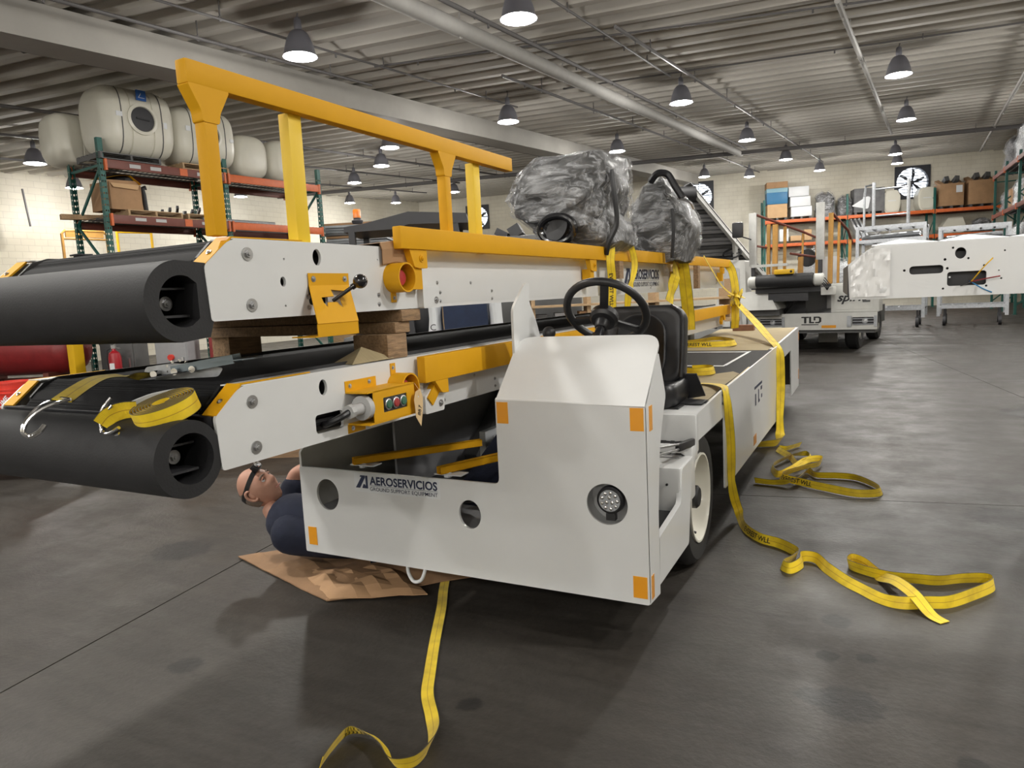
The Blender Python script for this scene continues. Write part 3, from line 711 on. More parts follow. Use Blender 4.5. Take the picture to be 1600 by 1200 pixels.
for i in range(6):
    t = B(); z = 2.6+i*.07; dx = random.uniform(-.1, .1); t.box(-.8+dx, .8+dx, -.5, .5, z, z+.045, M=rotm(0, random.uniform(-.02, .02), random.uniform(-.08, .08))); t.build('sheet', [CARD, CARDL, GREYD][i % 3], e, 0)
# dark canopy of a tug with an amber beacon
e = empty('tow_tractor', (-6.45, 9.35, 0), 'tow tractor with black canopy and amber beacon behind the conveyors', 'vehicle', rad(27))
t = B(); t.plate([(-.86, 2.62), (-.55, 2.66), (.1, 2.80), (.95, 2.74), (.98, 2.60), (.1, 2.62), (-.1, 2.56), (-.86, 2.54)], [], 1.2, (0, -.6, 0), (1, 0, 0), (0, 0, 1)); t.build('canopy', DARK, e, 0)
for x, y in ((-.75, -.55), (-.75, .55), (.05, -.55), (.9, .55), (.9, -.55)):
    t = B(); t.beam((x, y, .9), (x-(.0 if x < 0 else .12), y, 2.6), .11, .09); t.build('pillar', DARK, e, 0)
t = B(); t.box(-1.0, 1.0, -.6, .6, .45, 1.0, .05); t.build('body', GREYD, e)
t = B(); t.box(-.3, .3, -.4, .4, 1.0, 1.5, .08); t.build('seat', VINYL, e)
for x in (-.65, .65):
    for y in (-.55, .55):
        t = B(); t.lathe([(.12, -.1), (.3, -.1), (.34, -.06), (.34, .06), (.3, .1), (.12, .1), (.12, -.1)], (x, y, .34), (0, 1, 0), 24); wv_ = t.build('tyre', RUBT, e)
        t = B(); t.lathe([(0, .05), (.12, .05), (.12, -.05), (0, -.05)], (x, y, .34), (0, 1, 0), 16); t.build('hub', WHITE2, wv_)
t = B(); t.lathe([(0, 2.68), (.075, 2.68), (.085, 2.72), (.06, 2.735), (0, 2.735)], (-.68, -.45, 0)); t.lathe([(0, 2.735), (.055, 2.735), (.055, 2.76), (0, 2.76)], (-.68, -.45, 0)); t.build('beacon_base', DARK, e)
t = B(); t.lathe([(.058, 2.76), (.06, 2.86), (.05, 2.885), (0, 2.89)], (-.68, -.45, 0)); t.build('beacon', BEACON, e)
# black upright machine behind
e = empty('ground_unit', (-5.6, 12.0, 0), 'dark machine with ragged top behind the long yellow rail', 'machine', rad(20))
t = B(); t.box(-.8, .9, -.5, .5, .3, 2.55, .03); t.build('body', GREYD, e)
for i, x in enumerate((-.5, -.25, .2, .55)):
    t = B(); t.box(x-.1, x+.12, -.3, .3, 2.55, 2.68+.07*(i % 2), M=rotm(0, .5*(-1)**i, 0)); t.build('vent', DARK, e, 0)
t = B()
for x in (-.6, .7):
    for y in (-.4, .4): t.cyl((x, y-.08, .17), (x, y+.08, .17), .17, n=16)
t.build('wheels', RUBT, e)
# red horizontal tank on its stand
e = empty('air_tank', (-12.85, 6.98, 0), 'dull red horizontal tank on a brown stand under the left rack', 'tank', rad(22))
t = B(); t.lathe([(0, -1.18), (.2, -1.14), (.33, -1.04), (.40, -.9), (.41, -.85), (.41, .85), (.40, .9), (.33, 1.04), (.2, 1.14), (0, 1.18)], (0, 0, .98), (1, 0, 0), 32); t.build('vessel', REDP, e)
for x in (-.7, .7):
    t = B(); t.box(x-.05, x+.05, -.4, .4, .5, .62); t.build('saddle', RACKD, e, 0)
    for y in (-.36, .36):
        t = B(); t.beam((x, y, 0), (x, y, .5), .08, .08); t.build('leg', RACKD, e, 0)
t = B(); t.beam((-.9, -.36, .45), (.9, -.36, .45), .06, .1); t.beam((-.9, .36, .45), (.9, .36, .45), .06, .1); t.build('frame_rail', RACKD, e, 0)
# bollard, cabinets, extinguisher
t = B(); t.box(-.085, .085, -.085, .085, 0, 1.6, .01); o = t.build('column_guard', YELM); o.location = (-11.55, 7.1, 0); tag(o, 'yellow steel column guard right of the red tank', 'bollard')
def cabinet(loc, rz, w_, d_, h_, m, label, knob=None, name='steel_cabinet'):
    e = empty(name, loc, label, 'cabinet', rz)
    t = B(); t.box(-w_/2, w_/2, -d_/2, d_/2, 0, h_, .01); t.build('body', m, e)
    t = B(); t.box(-w_/2+.02, w_/2-.02, -d_/2-.015, -d_/2, .06, h_-.03, .004); d = t.build('door', m, e)
    t = B(); t.box(w_/2-.09, w_/2-.06, -d_/2-.04, -d_/2-.015, h_*.45, h_*.55); t.build('handle', STEEL, d, 0)
    if knob: t = B(); t.cyl((0, -d_/2-.015, knob), (0, -d_/2-.06, knob), .045, n=14); t.build('knob', REDB, d)
cabinet((-11.15, 7.65, 0), rad(25), .48, .5, 1.5, DARK, 'tall black cabinet beside the yellow column guard')
cabinet((-10.55, 7.35, 0), rad(25), .38, .4, 1.5, GREYD, 'dark grey cabinet between the black one and the fire extinguisher')
cabinet((-9.55, 7.45, 0), rad(25), .5, .4, 1.5, GREY, 'grey panel cabinet with a red knob right of the fire extinguisher', .83)
cabinet((-9.05, 7.9, 0), rad(25), .3, .4, 1.5, REDP, 'narrow red cabinet right of the grey panel cabinet')
e = empty('fire_extinguisher', (-10.35, 6.95, .0), 'red fire extinguisher on a wooden stool under the left rack', 'extinguisher', rad(25))
t = B(); t.lathe([(0, .48), (.085, .48), (.09, .5), (.09, .86), (.075, .93), (.03, .97), (.025, 1.0), (0, 1.0)], n=20); t.build('cylinder', REDX, e)
t = B(); t.box(-.035, .035, -.1, -.088, .6, .78); t.build('instruction_label', STICK, e, 0)
t = B(); t.box(-.03, .03, -.02, .02, 1.0, 1.05); t.beam((0, 0, 1.05), (.12, -.02, 1.1), .02, .015); t.beam((0, 0, 1.02), (.11, -.02, 1.0), .02, .015); t.build('valve_handle', STEEL, e, 0)
t = B(); t.tube([(-.02, 0, 1.02), (-.1, -.02, .98), (-.12, -.02, .8), (-.1, -.02, .62)], .012, 6); t.build('hose', BLACK, e)
t = B(); t.box(-.16, .16, -.16, .16, .44, .479); 
for x in (-.13, .13):
    for y in (-.13, .13): t.box(x-.02, x+.02, y-.02, y+.02, 0, .44)
o = t.build('stool', WOOD, None, 0); o.location = (-10.35, 6.95, 0); o.rotation_euler.z = rad(25); tag(o, 'small wooden stool under the fire extinguisher', 'stool')
# red bucket on a dark cart
t = B(); t.box(-.9, .45, -.4, .4, .5, .55); t.box(-.9, .45, -.4, .4, .15, .19)
for x in (-.86, .41):
    for y in (-.36, .36): t.box(x-.02, x+.02, y-.02, y+.02, 0, .5)
o = t.build('utility_cart', DARK, None, 0); o.location = (-7.52, 3.97, 0); o.rotation_euler.z = rad(27); tag(o, 'low black shelf cart under the red bucket at the left edge', 'cart')
e = empty('bucket', (-7.52, 3.97, .551), 'bright red plastic bucket with a white square mark at the left edge', 'bucket', rad(15))
t = B(); t.lathe([(0, 0), (.125, 0), (.15, .25), (.158, .25), (.158, .262), (.151, .262), (.152, .285), (.158, .285), (.158, .297), (.152, .297), (.154, .345), (.16, .345), (.16, .36), (.148, .36), (.12, .01), (0, .01)], n=32); t.build('pail', REDB, e)
t = B(); t.tube([(.155*cos(a), .05*sin(a)*0, .33-.0+.16*sin(a)*-1) for a in [pi*i/10 for i in range(11)]], .004, 5); t.build('bail_handle', STEEL, e)
t = B(); k = .07
for a, c in (((-k, 0), (k, 0)), ((k, 0), (k, 2*k)), ((k, 2*k), (-k, 2*k)), ((-k, 2*k), (-k, 0))): t.beam((a[0], -.146, .06+a[1]), (c[0], -.146, .06+c[1]), .006, .002, (0, 1, 0))
o = t.build('printed_mark', STICK, e, 0); o.rotation_euler.x = rad(-4)
letters('printed_text', 'HOME', (-.058, -.158, .085), (.8, 0, .6), (-.6, 0, .8), height=.05, m=STICK, parent=e, bold=.02)
# heap of flattened cardboard and kraft paper
def crumple(name, pts, nx, ny, amp, m, label, cat, seed=1, thick=.012, loc=(0, 0, 0)):
    """crumpled sheet over a quad of four corners"""
    random.seed(seed); a, b_, c, d = [V(p) for p in pts]; vs = []; ph = [random.uniform(0, 6.3) for _ in range(8)]
    for j in range(ny+1):
        for i in range(nx+1):
            u, v = i/nx, j/ny; p = (a*(1-u)+b_*u)*(1-v)+(d*(1-u)+c*u)*v
            z = amp*(abs(sin(u*7+v*5+ph[0]))*.5+abs(sin(u*3-v*8+ph[1]))*.35+.3*random.random()); ed = min(u, 1-u, v, 1-v)*5
            vs.append(p+V((0, 0, z*min(1, ed+.15))))
    fs = [(j*(nx+1)+i, j*(nx+1)+i+1, (j+1)*(nx+1)+i+1, (j+1)*(nx+1)+i) for j in range(ny) for i in range(nx)]
    n = len(vs); vs2 = vs+[p-V((0, 0, thick)) for p in vs]; fs2 = fs+[tuple(n+i for i in f[::-1]) for f in fs]
    ring = [i for i in range(nx+1)]+[(j+1)*(nx+1)-1 for j in range(1, ny+1)]+[ny*(nx+1)+i for i in range(nx-1, -1, -1)]+[j*(nx+1) for j in range(ny-1, 0, -1)]
    for k in range(len(ring)): p, q = ring[k], ring[(k+1) % len(ring)]; fs2.append((q, p, n+p, n+q))
    t = B(); t.add(vs2, fs2); o = t.build(name, m, None, 12); o.location = loc
    return tag(o, label, cat) if label else o
e = empty('debris_crate', (-5.95, 5.35, 0), 'crate heaped with torn cardboard behind the conveyor nose', 'crate', rad(25))
t = B()
for x0, x1, y0, y1 in ((-.75, .75, -.45, -.42), (-.75, .75, .42, .45), (-.75, -.72, -.45, .45), (.72, .75, -.45, .45)): t.box(x0, x1, y0, y1, .1, .86)
t.box(-.75, .75, -.45, .45, 0, .1); t.build('crate_body', WOOD, e, 0)
for i in range(7):
    x = -.55+.18*i; h = (.95, 1.05, 1.16, 1.06, 1.02, .98, .95)[i]; o = crumple('torn_sheet', [(x-.3, -.35, .7), (x+.28, -.3, h), (x+.3, .3, h-.08), (x-.2, .35, .75)], 5, 5, .07, (CARDL, KRAFT, CARDL)[i % 3], None, 'sheet', 10+i); o.parent = e
# blue tarpaulin over a white bag, seen through the gap
e = empty('tarpaulin', (-4.85, 8.35, 0), 'dark blue tarpaulin hung over a load between white bags', 'tarp', rad(27))
t = B(); t.plate([(-.30, 0), (.32, 0), (.24, 1.47), (-.33, 1.47)], [], .5, (0, -.25, 0), (1, 0, 0), (0, 0, 1)); t.build('cloth', TARP, e, 0)
for x in (-.45, .42):
    t = B(); rings = []
    for k in range(9): z = k/8*1.42; r_ = .12*(.75+.35*sin(pi*min(1, z/1.3+.1))); rings.append([V((x+(-.08 if x > 0 else 0)*k/8+r_*cos(a)*(1+.1*sin(3*a+k)), -.1+1.6*r_*sin(a), z)) for a in [2*pi*i/14 for i in range(14)]])
    t.loft(rings); o = t.build('bulk_bag', STICK); o.location = (-4.85+x*.0, 8.35, 0); o.rotation_euler.z = rad(27); tag(o, 'white bulk bag '+('left' if x < 0 else 'right')+' of the dark blue tarpaulin', 'bag')
    if x < 0: letters('printed_text', 'C', (x-.05, -.32, 1.1), (1, 0, 0), (0, 0, 1), height=.08, m=BLKT, parent=o)
# low shelving with clutter seen under the upper conveyor
e = empty('work_bench', (-3.75, 11.33, 0), 'long cluttered bench seen in the gap between the conveyors', 'bench', rad(27))
t = B(); t.box(-1.5, 1.9, -.4, .4, .92, .98); t.build('top', WOODL, e, 0)
for x in (-1.4, .2, 1.8):
    for y in (-.35, .35): t = B(); t.box(x-.035, x+.035, y-.035, y+.035, 0, .92); t.build('leg', GALV, e, 0)
t = B(); t.box(-1.5, 1.9, -.35, .35, 1.28, 1.31); 
for x in (-1.4, -.5, .6, 1.8): t.box(x-.03, x+.03, -.3, .3, .98, 1.6)
t.build('shelf', WOODL, e, 0)
random.seed(5)
for i in range(8):
    x = -1.3+i*.4; m = [GREYD, GREY, CARD, DARK, SHEET][i % 5]; h = random.uniform(.1, .24)
    t = B(); t.box(x-.15, x+.13, -.2, .2, .981, .981+h, .01); o = t.build('parts_bin', m); o.location = (-3.75, 11.33, 0); o.rotation_euler.z = rad(27)
    tag(o, ['dark grey bin at the left end of the cluttered bench', 'mid grey bin next to the left end bin on the bench', 'brown bin on the left half of the cluttered bench', 'black bin near the middle of the cluttered bench', 'pale grey bin at the middle of the cluttered bench', 'second dark grey bin, right of the pale grey one', 'mid grey bin beside the right end bin on the bench', 'brown bin at the right end of the cluttered bench'][i], 'bin', 'bins on the cluttered bench')
# ================================================================ back wall rack and what it carries
BR = on_back(18.35, -1.4)
rack('pallet_rack', BR, AB, 'long orange-beamed pallet rack along the back wall', 3, 3.75, 1.1, 5.5, (4.5, 3.36, 1.9), (RACKO, RACKO, RACKO), holes=False)
def bk(u, v, z): p = on_back(u, v); p.z = z; return p
def carton(u, z, w_, h_, d_, m, label, v=-.85, name='carton', cat='box', flaps=False, lab=None, tilt=0., group=None, mb=None):
    e = empty(name, bk(u, v, z), label, cat, AB+tilt, group)
    t = B(); t.box(-w_/2, w_/2, -d_/2, d_/2, 0, h_, .02); t.build('body', m, e)
    if mb: t = B(); t.box(-w_/2-.01, w_/2+.01, -d_/2-.01, d_/2+.01, h_*.75, h_+.012, .01); t.build('lid', mb, e)
    if flaps:
        for k in range(5):
            x = -w_/2+w_*(k+.5)/5; t = B(); t.box(x-w_/11, x+w_/11, -d_/2, d_/3, h_-.02, h_+.10+.1*(k % 2), M=rotm(.4*(-1)**k, .3*(k-2)*.4, 0)); t.build('flap', [CARD, GREYD][k % 2], e, 0)
    if lab: t = B(); t.box(lab[0]-.13, lab[0]+.13, -d_/2-.006, -d_/2+.002, lab[1]-.16, lab[1]+.16); t.build('paper_label', STICK, e, 0)
    t = B()
    for x in (-w_/2+.08, 0, w_/2-.08): t.box(x-.05, x+.05, -d_/2, d_/2, -.11, -.005)
    for y in (-d_/2+.05, d_/2-.05): t.box(-w_/2, w_/2, y-.05, y+.05, -.005, -.0)
    if z > 4.55 and z < 4.75: t.build('pallet_base', GREYD, e, 0)
    return e
ZT = 4.63
carton(18.97, ZT, .92, .66, .8, CARDL, 'orange-brown wrapped box under the blue box on the back rack')
carton(18.97, ZT+.665, .96, .74, .8, TEAL, 'bright blue crate with a pale upper band on the back rack', mb=mat('pale_blue_band', (.20, .38, .46), .4))
carton(18.97, ZT+1.42, .98, .30, .8, CARD, 'brown box on top of the blue crate')
for k in range(3): carton(20.02+[.06, .0, -.05][k], ZT+k*.48, [.95, .93, .92][k], .465, .8, STICK, ['lowest', 'middle', 'topmost'][k]+' of the three stacked white boxes on the back rack', tilt=[0, .02, -.03][k])
def lumpwrap(u, z, w_, h_, label, seed, m=FILM, core=FILMC, v=-.85, d_=.8, pos=None, yaw=None, name='wrapped_load', roof=1., rag=.08, cat='wrapped load', nseg=26, core_parts=True):
    random.seed(seed); e = empty(name, pos if pos is not None else bk(u, v, z), label, cat, AB if yaw is None else yaw)
    ph = [random.uniform(0, 6) for _ in range(9)]
    def ring(k, s, sc):
        out = []
        for i in range(nseg):
            a = 2*pi*i/nseg; ca, sa = cos(a), sin(a); p = .55
            x = math.copysign(abs(ca)**p, ca)*w_/2; y = math.copysign(abs(sa)**p, sa)*d_/2
            j = 1+rag*(sin(3*a+ph[0]+k*1.3)+.6*sin(5*a+ph[1]-k*2.1)+.5*sin(9*a+ph[2]+k*3.))
            out.append(V((x*sc*j, y*sc*j, s*h_*(1+.06*sin(2*a+ph[3])))))
        return out
    N_ = 11; pr = [(k/(N_-1), (1-.12*(k/(N_-1)))*(1 if k < N_-2 else (.86 if k == N_-2 else .45*roof))) for k in range(N_)]
    if core_parts: t = B(); t.loft([[p*.9 if False else V((p.x*.9, p.y*.9, p.z*.94+.005)) for p in ring(k, s, sc)] for k, (s, sc) in enumerate(pr)]); t.build('load', core, e, 40)
    t = B(); t.loft([ring(k, s, sc) for k, (s, sc) in enumerate(pr)]); t.build('stretch_film', m, e, 25)
    return e
lumpwrap(21.2, ZT-.1, .9, 1.2, 'plastic-wrapped dark load with rounded top behind the grey post', 1, roof=.8)
lumpwrap(22.08, ZT-.1, .66, .95, 'smaller plastic-wrapped load right of the tall grey post', 2)
carton(23.1, ZT, 1.35, 1.1, .8, BULK, 'large dark grey wrapped bale with a white patch on the back rack', name='bale', cat='bale')
t = B(); t.plate(rpoly([(-.5, -.12), (.25, -.3), (.35, .25), (.2, .3)], .1), [], .012, bk(22.8, -1.27, 5.05), (cos(AB), sin(AB), 0), (0, 0, 1)); o = t.build('plastic_patch', STICK, None, 0); tag(o, 'crumpled white plastic stuck on the dark grey bale', 'sheet')
def backtank(u, z, label, w_=.74, h_=1.05):
    e = empty('white_tank', bk(u, -.8, z), label, 'tank', AB, 'white tanks on the back rack')
    o2 = rpoly([(-w_*.36, 0), (w_*.36, 0), (w_*.5, h_*.28), (w_*.5, h_*.75), (w_*.32, h_), (-w_*.32, h_), (-w_*.5, h_*.75), (-w_*.5, h_*.28)], .09)
    t = B(); t.plate(o2, [], .7, (0, -.35, 0), (1, 0, 0), (0, 0, 1)); t.build('shell', TANK, e, 30)
    t = B(); t.plate(rpoly([(x*.86, .07+z_*.86) for x, z_ in [(-w_*.36, 0), (w_*.36, 0), (w_*.5, h_*.28), (w_*.5, h_*.75), (w_*.32, h_), (-w_*.32, h_), (-w_*.5, h_*.75), (-w_*.5, h_*.28)]], .08), [], .05, (0, -.385, 0), (1, 0, 0), (0, 0, 1)); t.build('end_panel', TANK, e, 30)
    t = B(); t.box(-.17, .17, -.392, -.382, h_*.52, h_*.55); t.build('label_strip', STICK, e, 0)
backtank(24.1, 4.5, 'white tank standing left of the round bright fan'); backtank(25.6, 4.53, 'white tank standing right of the round bright fan')
carton(26.6, ZT, 1.0, 1.02, .9, CARD, 'brown bulk box with a white label and black scrap on top, back rack', flaps=True, lab=(.3, .75))
carton(27.85, ZT, 1.05, 1.08, .9, CARD, 'brown bulk box nearest the right corner of the back rack', flaps=True)
carton(20.4, 3.48, .34, .52, .5, CARDL, 'upright pale cardboard box on the lower back shelf'); carton(19.85, 3.48, .5, .25, .5, CARDL, 'low orange-brown box on the lower back shelf')
carton(19.3, 3.48, .42, .6, .5, STICK, 'white carton on the lower back shelf behind the ochre posts')
for k in range(3):
    t = B(); t.box(-.04, .04, -.35, .35, 0, 1.0, M=rotm(0, -.45, 0)); o = t.build('leaning_panel', STICK, None, 0); o.location = bk(22.55+.18*k, -.7, 3.40); o.rotation_euler.z = AB
    tag(o, ['left', 'middle', 'right'][k]+' of three white panels leaning on the lower back shelf', 'panel', 'leaning white panels')
e = empty('parts_pile', bk(24.6, -.8, 3.40), 'grey machine parts heaped on the lower back shelf under the fan', 'parts', AB); t = B(); random.seed(4)
for i in range(14): x = random.uniform(-1.3, 1.1); t.beam((x, -.3, random.uniform(.03, .3)), (x+random.uniform(-.4, .4), .3, random.uniform(.05, .4)), .09, .07)
t.build('bars', LGREY, e, 0)
t = B(); t.loft([[V((-.35, -.3, 0)), V((.45, -.3, 0)), V((.45, .3, 0)), V((-.35, .3, 0))], [V((-.45, -.35, .35)), V((.5, -.35, .35)), V((.5, .35, .35)), V((-.45, .35, .35))], [V((-.2, -.25, .72)), V((.4, -.25, .72)), V((.4, .25, .72)), V((-.2, .25, .72))]]); o = t.build('plastic_bin', TANK); o.location = bk(26.75, -.8, 3.40); o.rotation_euler.z = AB; tag(o, 'rounded white bin on the lower back shelf near the corner', 'bin')
lumpwrap(28.0, 3.40, .8, .6, 'wrapped bundle on the lower back shelf at the corner', 8)
# right-hand rack running towards us
RRO = V((4.4, 35.0, 0)); rack('pallet_rack', RRO, -pi/2, 'pallet rack along the right wall with wrapped loads', 4, 2.7, 1.1, 5.5, (5.28, 3.74, 2.0), (RACKD, RACKD, RACKD, RACKD), holes=False)
def rr(a, d, z): return V((4.4+d, 35-a, z))
for i, (a, z, w_, h_, l) in enumerate(((2.0, 5.30, 1.3, 1.15, 'tall white wrapped load on top of the right rack'), (4.4, 5.30, 1.6, 1.3, 'dark topped wrapped load next along the top of the right rack'), (1.5, 3.76, .9, .85, 'silver wrapped load on the middle shelf of the right rack'), (4.2, 3.76, 1.1, 1.0, 'second silver wrapped load on the middle shelf of the right rack'), (1.2, 2.02, 1.0, 1.1, 'pale bundle on the low shelf of the right rack'), (3.6, 2.02, 1.3, 1.2, 'bulky pale bundle on the low shelf of the right rack'), (6.2, 2.02, 1.3, 1.2, 'third bundle along the low shelf of the right rack'))):
    lumpwrap(0, 0, w_, h_, l, 20+i, pos=rr(a, .5, z), yaw=-pi/2, core=[BULK, STICK][i % 2], d_=1.0)
for i, (a, z, m, l) in enumerate(((2.6, 3.76, CARD, 'brown box deep on the middle shelf of the right rack'), (5.6, 3.76, CARDL, 'pale brown box nearest on the middle shelf of the right rack'), (7.2, 3.76, CARD, 'large brown box further along the middle shelf of the right rack'))):
    t = B(); t.box(-.45, .45, -.4, .4, 0, .75, .02); o = t.build('carton', m); o.location = rr(a, .55, z); o.rotation_euler.z = -pi/2; tag(o, l, 'box')
# galvanised dolly frames
def dolly(p, yaw, w_, h, label, rails=None):
    e = empty('dolly_frame', p, label, 'cart', yaw); d_ = 1.4
    for x in (-w_/2, w_/2):
        for y in (-d_/2, d_/2): t = B(); t.beam((x, y, .28), (x, y, h), .09, .09); t.build('post', GALV, e, 0)
    for z in (.55, 1.3, h-.45, h-.05):
        t = B()
        for y in (-d_/2, d_/2): t.beam((-w_/2, y, z), (w_/2, y, z), .06, .1)
        for k in range(6): x = -w_/2+w_*k/5; t.beam((x, -d_/2, z), (x, d_/2, z), .05, .05)
        t.build('rail', GALV, e, 0)
    for k in range(5):
        t = B(); z = h-.42+.05*(k % 2); t.cyl((-w_/2+.1+.05*k, -d_/2+.2+k*.22, z+.08), (w_/2-.15, -d_/2+.15+k*.24, z+.12), .045, n=8); t.build('roller', GALV, e)
    for x in (-w_/2+.15, w_/2-.15):
        for y in (-d_/2+.1, d_/2-.1): t = B(); t.cyl((x-.04, y, .15), (x+.04, y, .15), .15, n=16); t.beam((x, y, .15), (x, y, .5), .05, .05); t.build('caster', DARK, e)
    if rails:
        for x in rails: t = B(); t.cyl((x, -d_/2, h), (x, -d_/2, h+1.25), .05, n=8); t.build('upright', GALV, e)
        t = B(); t.cyl((rails[0], -d_/2, h+1.05), (rails[-1], -d_/2, h+1.05), .025, n=8); t.cyl((rails[0], -d_/2, h+.28), (rails[-1], -d_/2, h+.28), .025, n=8); t.tube([(rails[0]-.25, -d_/2, h), (rails[0]-.25, -d_/2, h+.85), (rails[0]-.25, -d_/2+.3, h+1.2), (rails[0], -d_/2, h+1.2)], .035, 8); t.build('guard_rail', GALV, e)
dolly((.55, 24.7, 0), rad(-6), 1.75, 3.02, 'tall stack of galvanised dollies with tube uprights before the round fan', (-.45, .45))
dolly((2.65, 24.9, 0), rad(-6), 1.65, 2.85, 'second galvanised dolly stack, nearer the right rack')
t = B(); t.box(-.5, .5, -.3, .3, 0, 2.9, .03); o = t.build('grey_cabinet', LGREY); o.location = (.05, 22.8, 0)
o.location = (-.93, 18.9, 0); o.scale = (.42, .4, .71); tag(o, 'plain grey cabinet behind the black roller, left of the tall grey post', 'cabinet')
# ================================================================ parked loader facing us
F2 = (-1.22, 16.2, 0); A2 = rad(-8)
e = empty('belt_loader', F2, 'white belt loader parked in the distance with grille lamps and big lettering', 'vehicle', A2); PL = e
t = B(); t.plate([(-1.2, .47), (1.34, .47), (1.34, .82), (-1.2, .82)], [rrect(-.97, -.5, .56, .72, .02), rrect(.88, 1.28, .56, .72, .02)], .06, (0, 0, 0), (1, 0, 0), (0, 0, 1)); t.build('bumper', WHITE2, e, 0)
for x0, x1 in ((-.97, -.5), (.88, 1.28)):
    t = B(); t.box(x0, x1, .06, .1, .56, .72); t.build('lamp_recess', DARK, e, 0)
    t = B(); t.lathe([(0, -.02), (.05, -.01), (.075, .03), (.06, .05)], ((x0+x1)/2+.03, .05, .64), (0, 1, 0), 18); t.build('headlamp', LENS, e)
    for k in range(3):
        t = B(); t.box(x0-.02, x1+.02, -.03, -.01, .575+k*.055, .587+k*.055); t.build('grille_bar', GALV, e, 0)
    t = B(); t.box(x0-.09, x0-.01, -.03, -.005, .53, .75); t.box(x1+.01, x1+.06, -.03, -.005, .53, .75); t.build('lamp_bracket', GALV, e, 0)
def plates(name, polys, o, ax, ay, m, parent):
    t = B()
    for p in polys: t.plate(p, [], .003, o, ax, ay)
    return t.build(name, m, parent, 0)
# three-letter emblem built from bars
z0, k = .575, .175
plates('emblem', [[(-.10, .86*k), (.05, .86*k), (.05, k), (-.1, k)], [(-.045, .22*k), (.0, .22*k), (.0, .9*k), (-.045, .9*k)], [(.055, .22*k), (.095, .22*k), (.095, k), (.055, k)], [(.055, .22*k), (.155, .22*k), (.155, .38*k), (.055, .38*k)],
    [(.145, .55*k), (.18, .55*k), (.18, k), (.145, k)], [(.18, k), (.255, k), (.295, .84*k), (.295, .40*k), (.255, .22*k), (.175, .22*k), (.175, .37*k), (.235, .37*k), (.252, .46*k), (.252, .77*k), (.235, .85*k), (.18, .85*k)], [(-.1, 0), (.24, 0), (.24, .1*k), (-.1, .1*k)]], (0, -.004, z0), (1, 0, 0), (0, 0, 1), BLKT, e)
t = B(); t.box(.30, .58, -.008, 0, .51, .565); t.build('reflector', AMBER, e, 0)
t = B(); t.box(.46, 1.36, .1, .6, .82, 1.42, .02); t.build('cowl', WHITE2, e)
t = B(); t.box(.53, 1.25, .085, .1, .88, 1.39, .008); d = t.build('access_door', WHITE2, e)
letters('printed_text', 'spirit', (.58, .083, 1.05), (1, 0, 0), (0, 0, 1), width=.58, height=.16, m=BLKT, parent=d, bold=.03, shear=.35)
t = B(); t.box(1.06, 1.2, .075, .085, 1.02, 1.06); t.build('latch', GREYD, d, 0)
t = B(); t.box(.88, .93, .03, .09, 1.1, 1.38, .01); t.build('handle', STICK, d)
t = B(); t.box(-1.2, 1.3, .06, .5, .4, .5); t.box(-1.1, .9, .3, 4.6, .4, .82); t.build('chassis', GREYD, e, 0)
t = B(); t.loft([[V((-1.35, -.35, .93)), V((-.5, -.35, .93)), V((-.5, .9, .93)), V((-1.35, .9, .93))], [V((-1.25, -.25, 1.32)), V((-.72, -.25, 1.34)), V((-.72, .7, 1.34)), V((-1.25, .7, 1.32))]]); t.build('fender', WHITE2, e, 0)
t = B(); t.box(-1.2, -.5, -.2, .8, .8, .94); t.build('fender_support', GREYD, e, 0)
for x in (-.95, .78):
    for y in (.9, 3.6):
        t = B(); t.lathe([(.2, -.13), (.36, -.13), (.40, -.08), (.40, .08), (.36, .13), (.2, .13), (.2, -.13)], (x, y, .40), (1, 0, 0), 28); w_ = t.build('tyre', RUBT, e)
        t = B(); t.lathe([(0, .1), (.2, .1), (.2, -.1), (0, -.1)], (x, y, .40), (1, 0, 0), 20); t.build('wheel_hub', CREAM, w_)
# its conveyor nose: black roller, white end caps, controls
t = B(); t.lathe([(0, -.56), (.13, -.56), (.14, -.54), (.14, .54), (.13, .56), (0, .56)], (-.32, -.5, 1.53), (1, 0, 0), 28); t.build('nose_roller', BLACK, e)
for x in (-.96, .34):
    t = B(); t.lathe([(0, -.1), (.10, -.1), (.125, -.07), (.125, .07), (.10, .1), (0, .1)], (x, -.46, 1.52), (1, 0, 0), 20); t.build('end_cap', WHITE2, e)
t = B(); t.box(-.95, .35, -.35, 4.6, 1.28, 1.42); t.box(-.7, .1, -.3, .3, 1.1, 1.28); t.box(-.5, -.1, .4, 3, .8, 1.28); t.build('boom', DARK, e, 0)
t = B(); t.box(.36, .6, -.4, -.1, 1.2, 1.36, .02); t.build('motor_box', WHITE2, e)
t = B()
for k in range(4): t.tube([(.3+.05*k, -.5, 1.55), (.45+.04*k, -.55, 1.4), (.5, -.5, 1.3)], .01, 5)
t.build('hoses', BLACK, e); t = B(); t.beam((-.5, .2, .85), (-.1, -.2, 1.2), .05, .05); t.build('strut', BLACK, e, 0); t = B(); t.beam((-.9, .1, .85), (-.6, .6, 1.15), .08, .05); t.build('strut', BLACK, e, 0)
t = B(); t.box(-.5, -.12, -.62, -.5, 1.66, 1.76, .02); t.build('yellow_bumper', YELM, e)
t = B(); t.sphere((-.16, -.63, 1.71), .025, 8, 6); t.build('knob', BLACK, e)
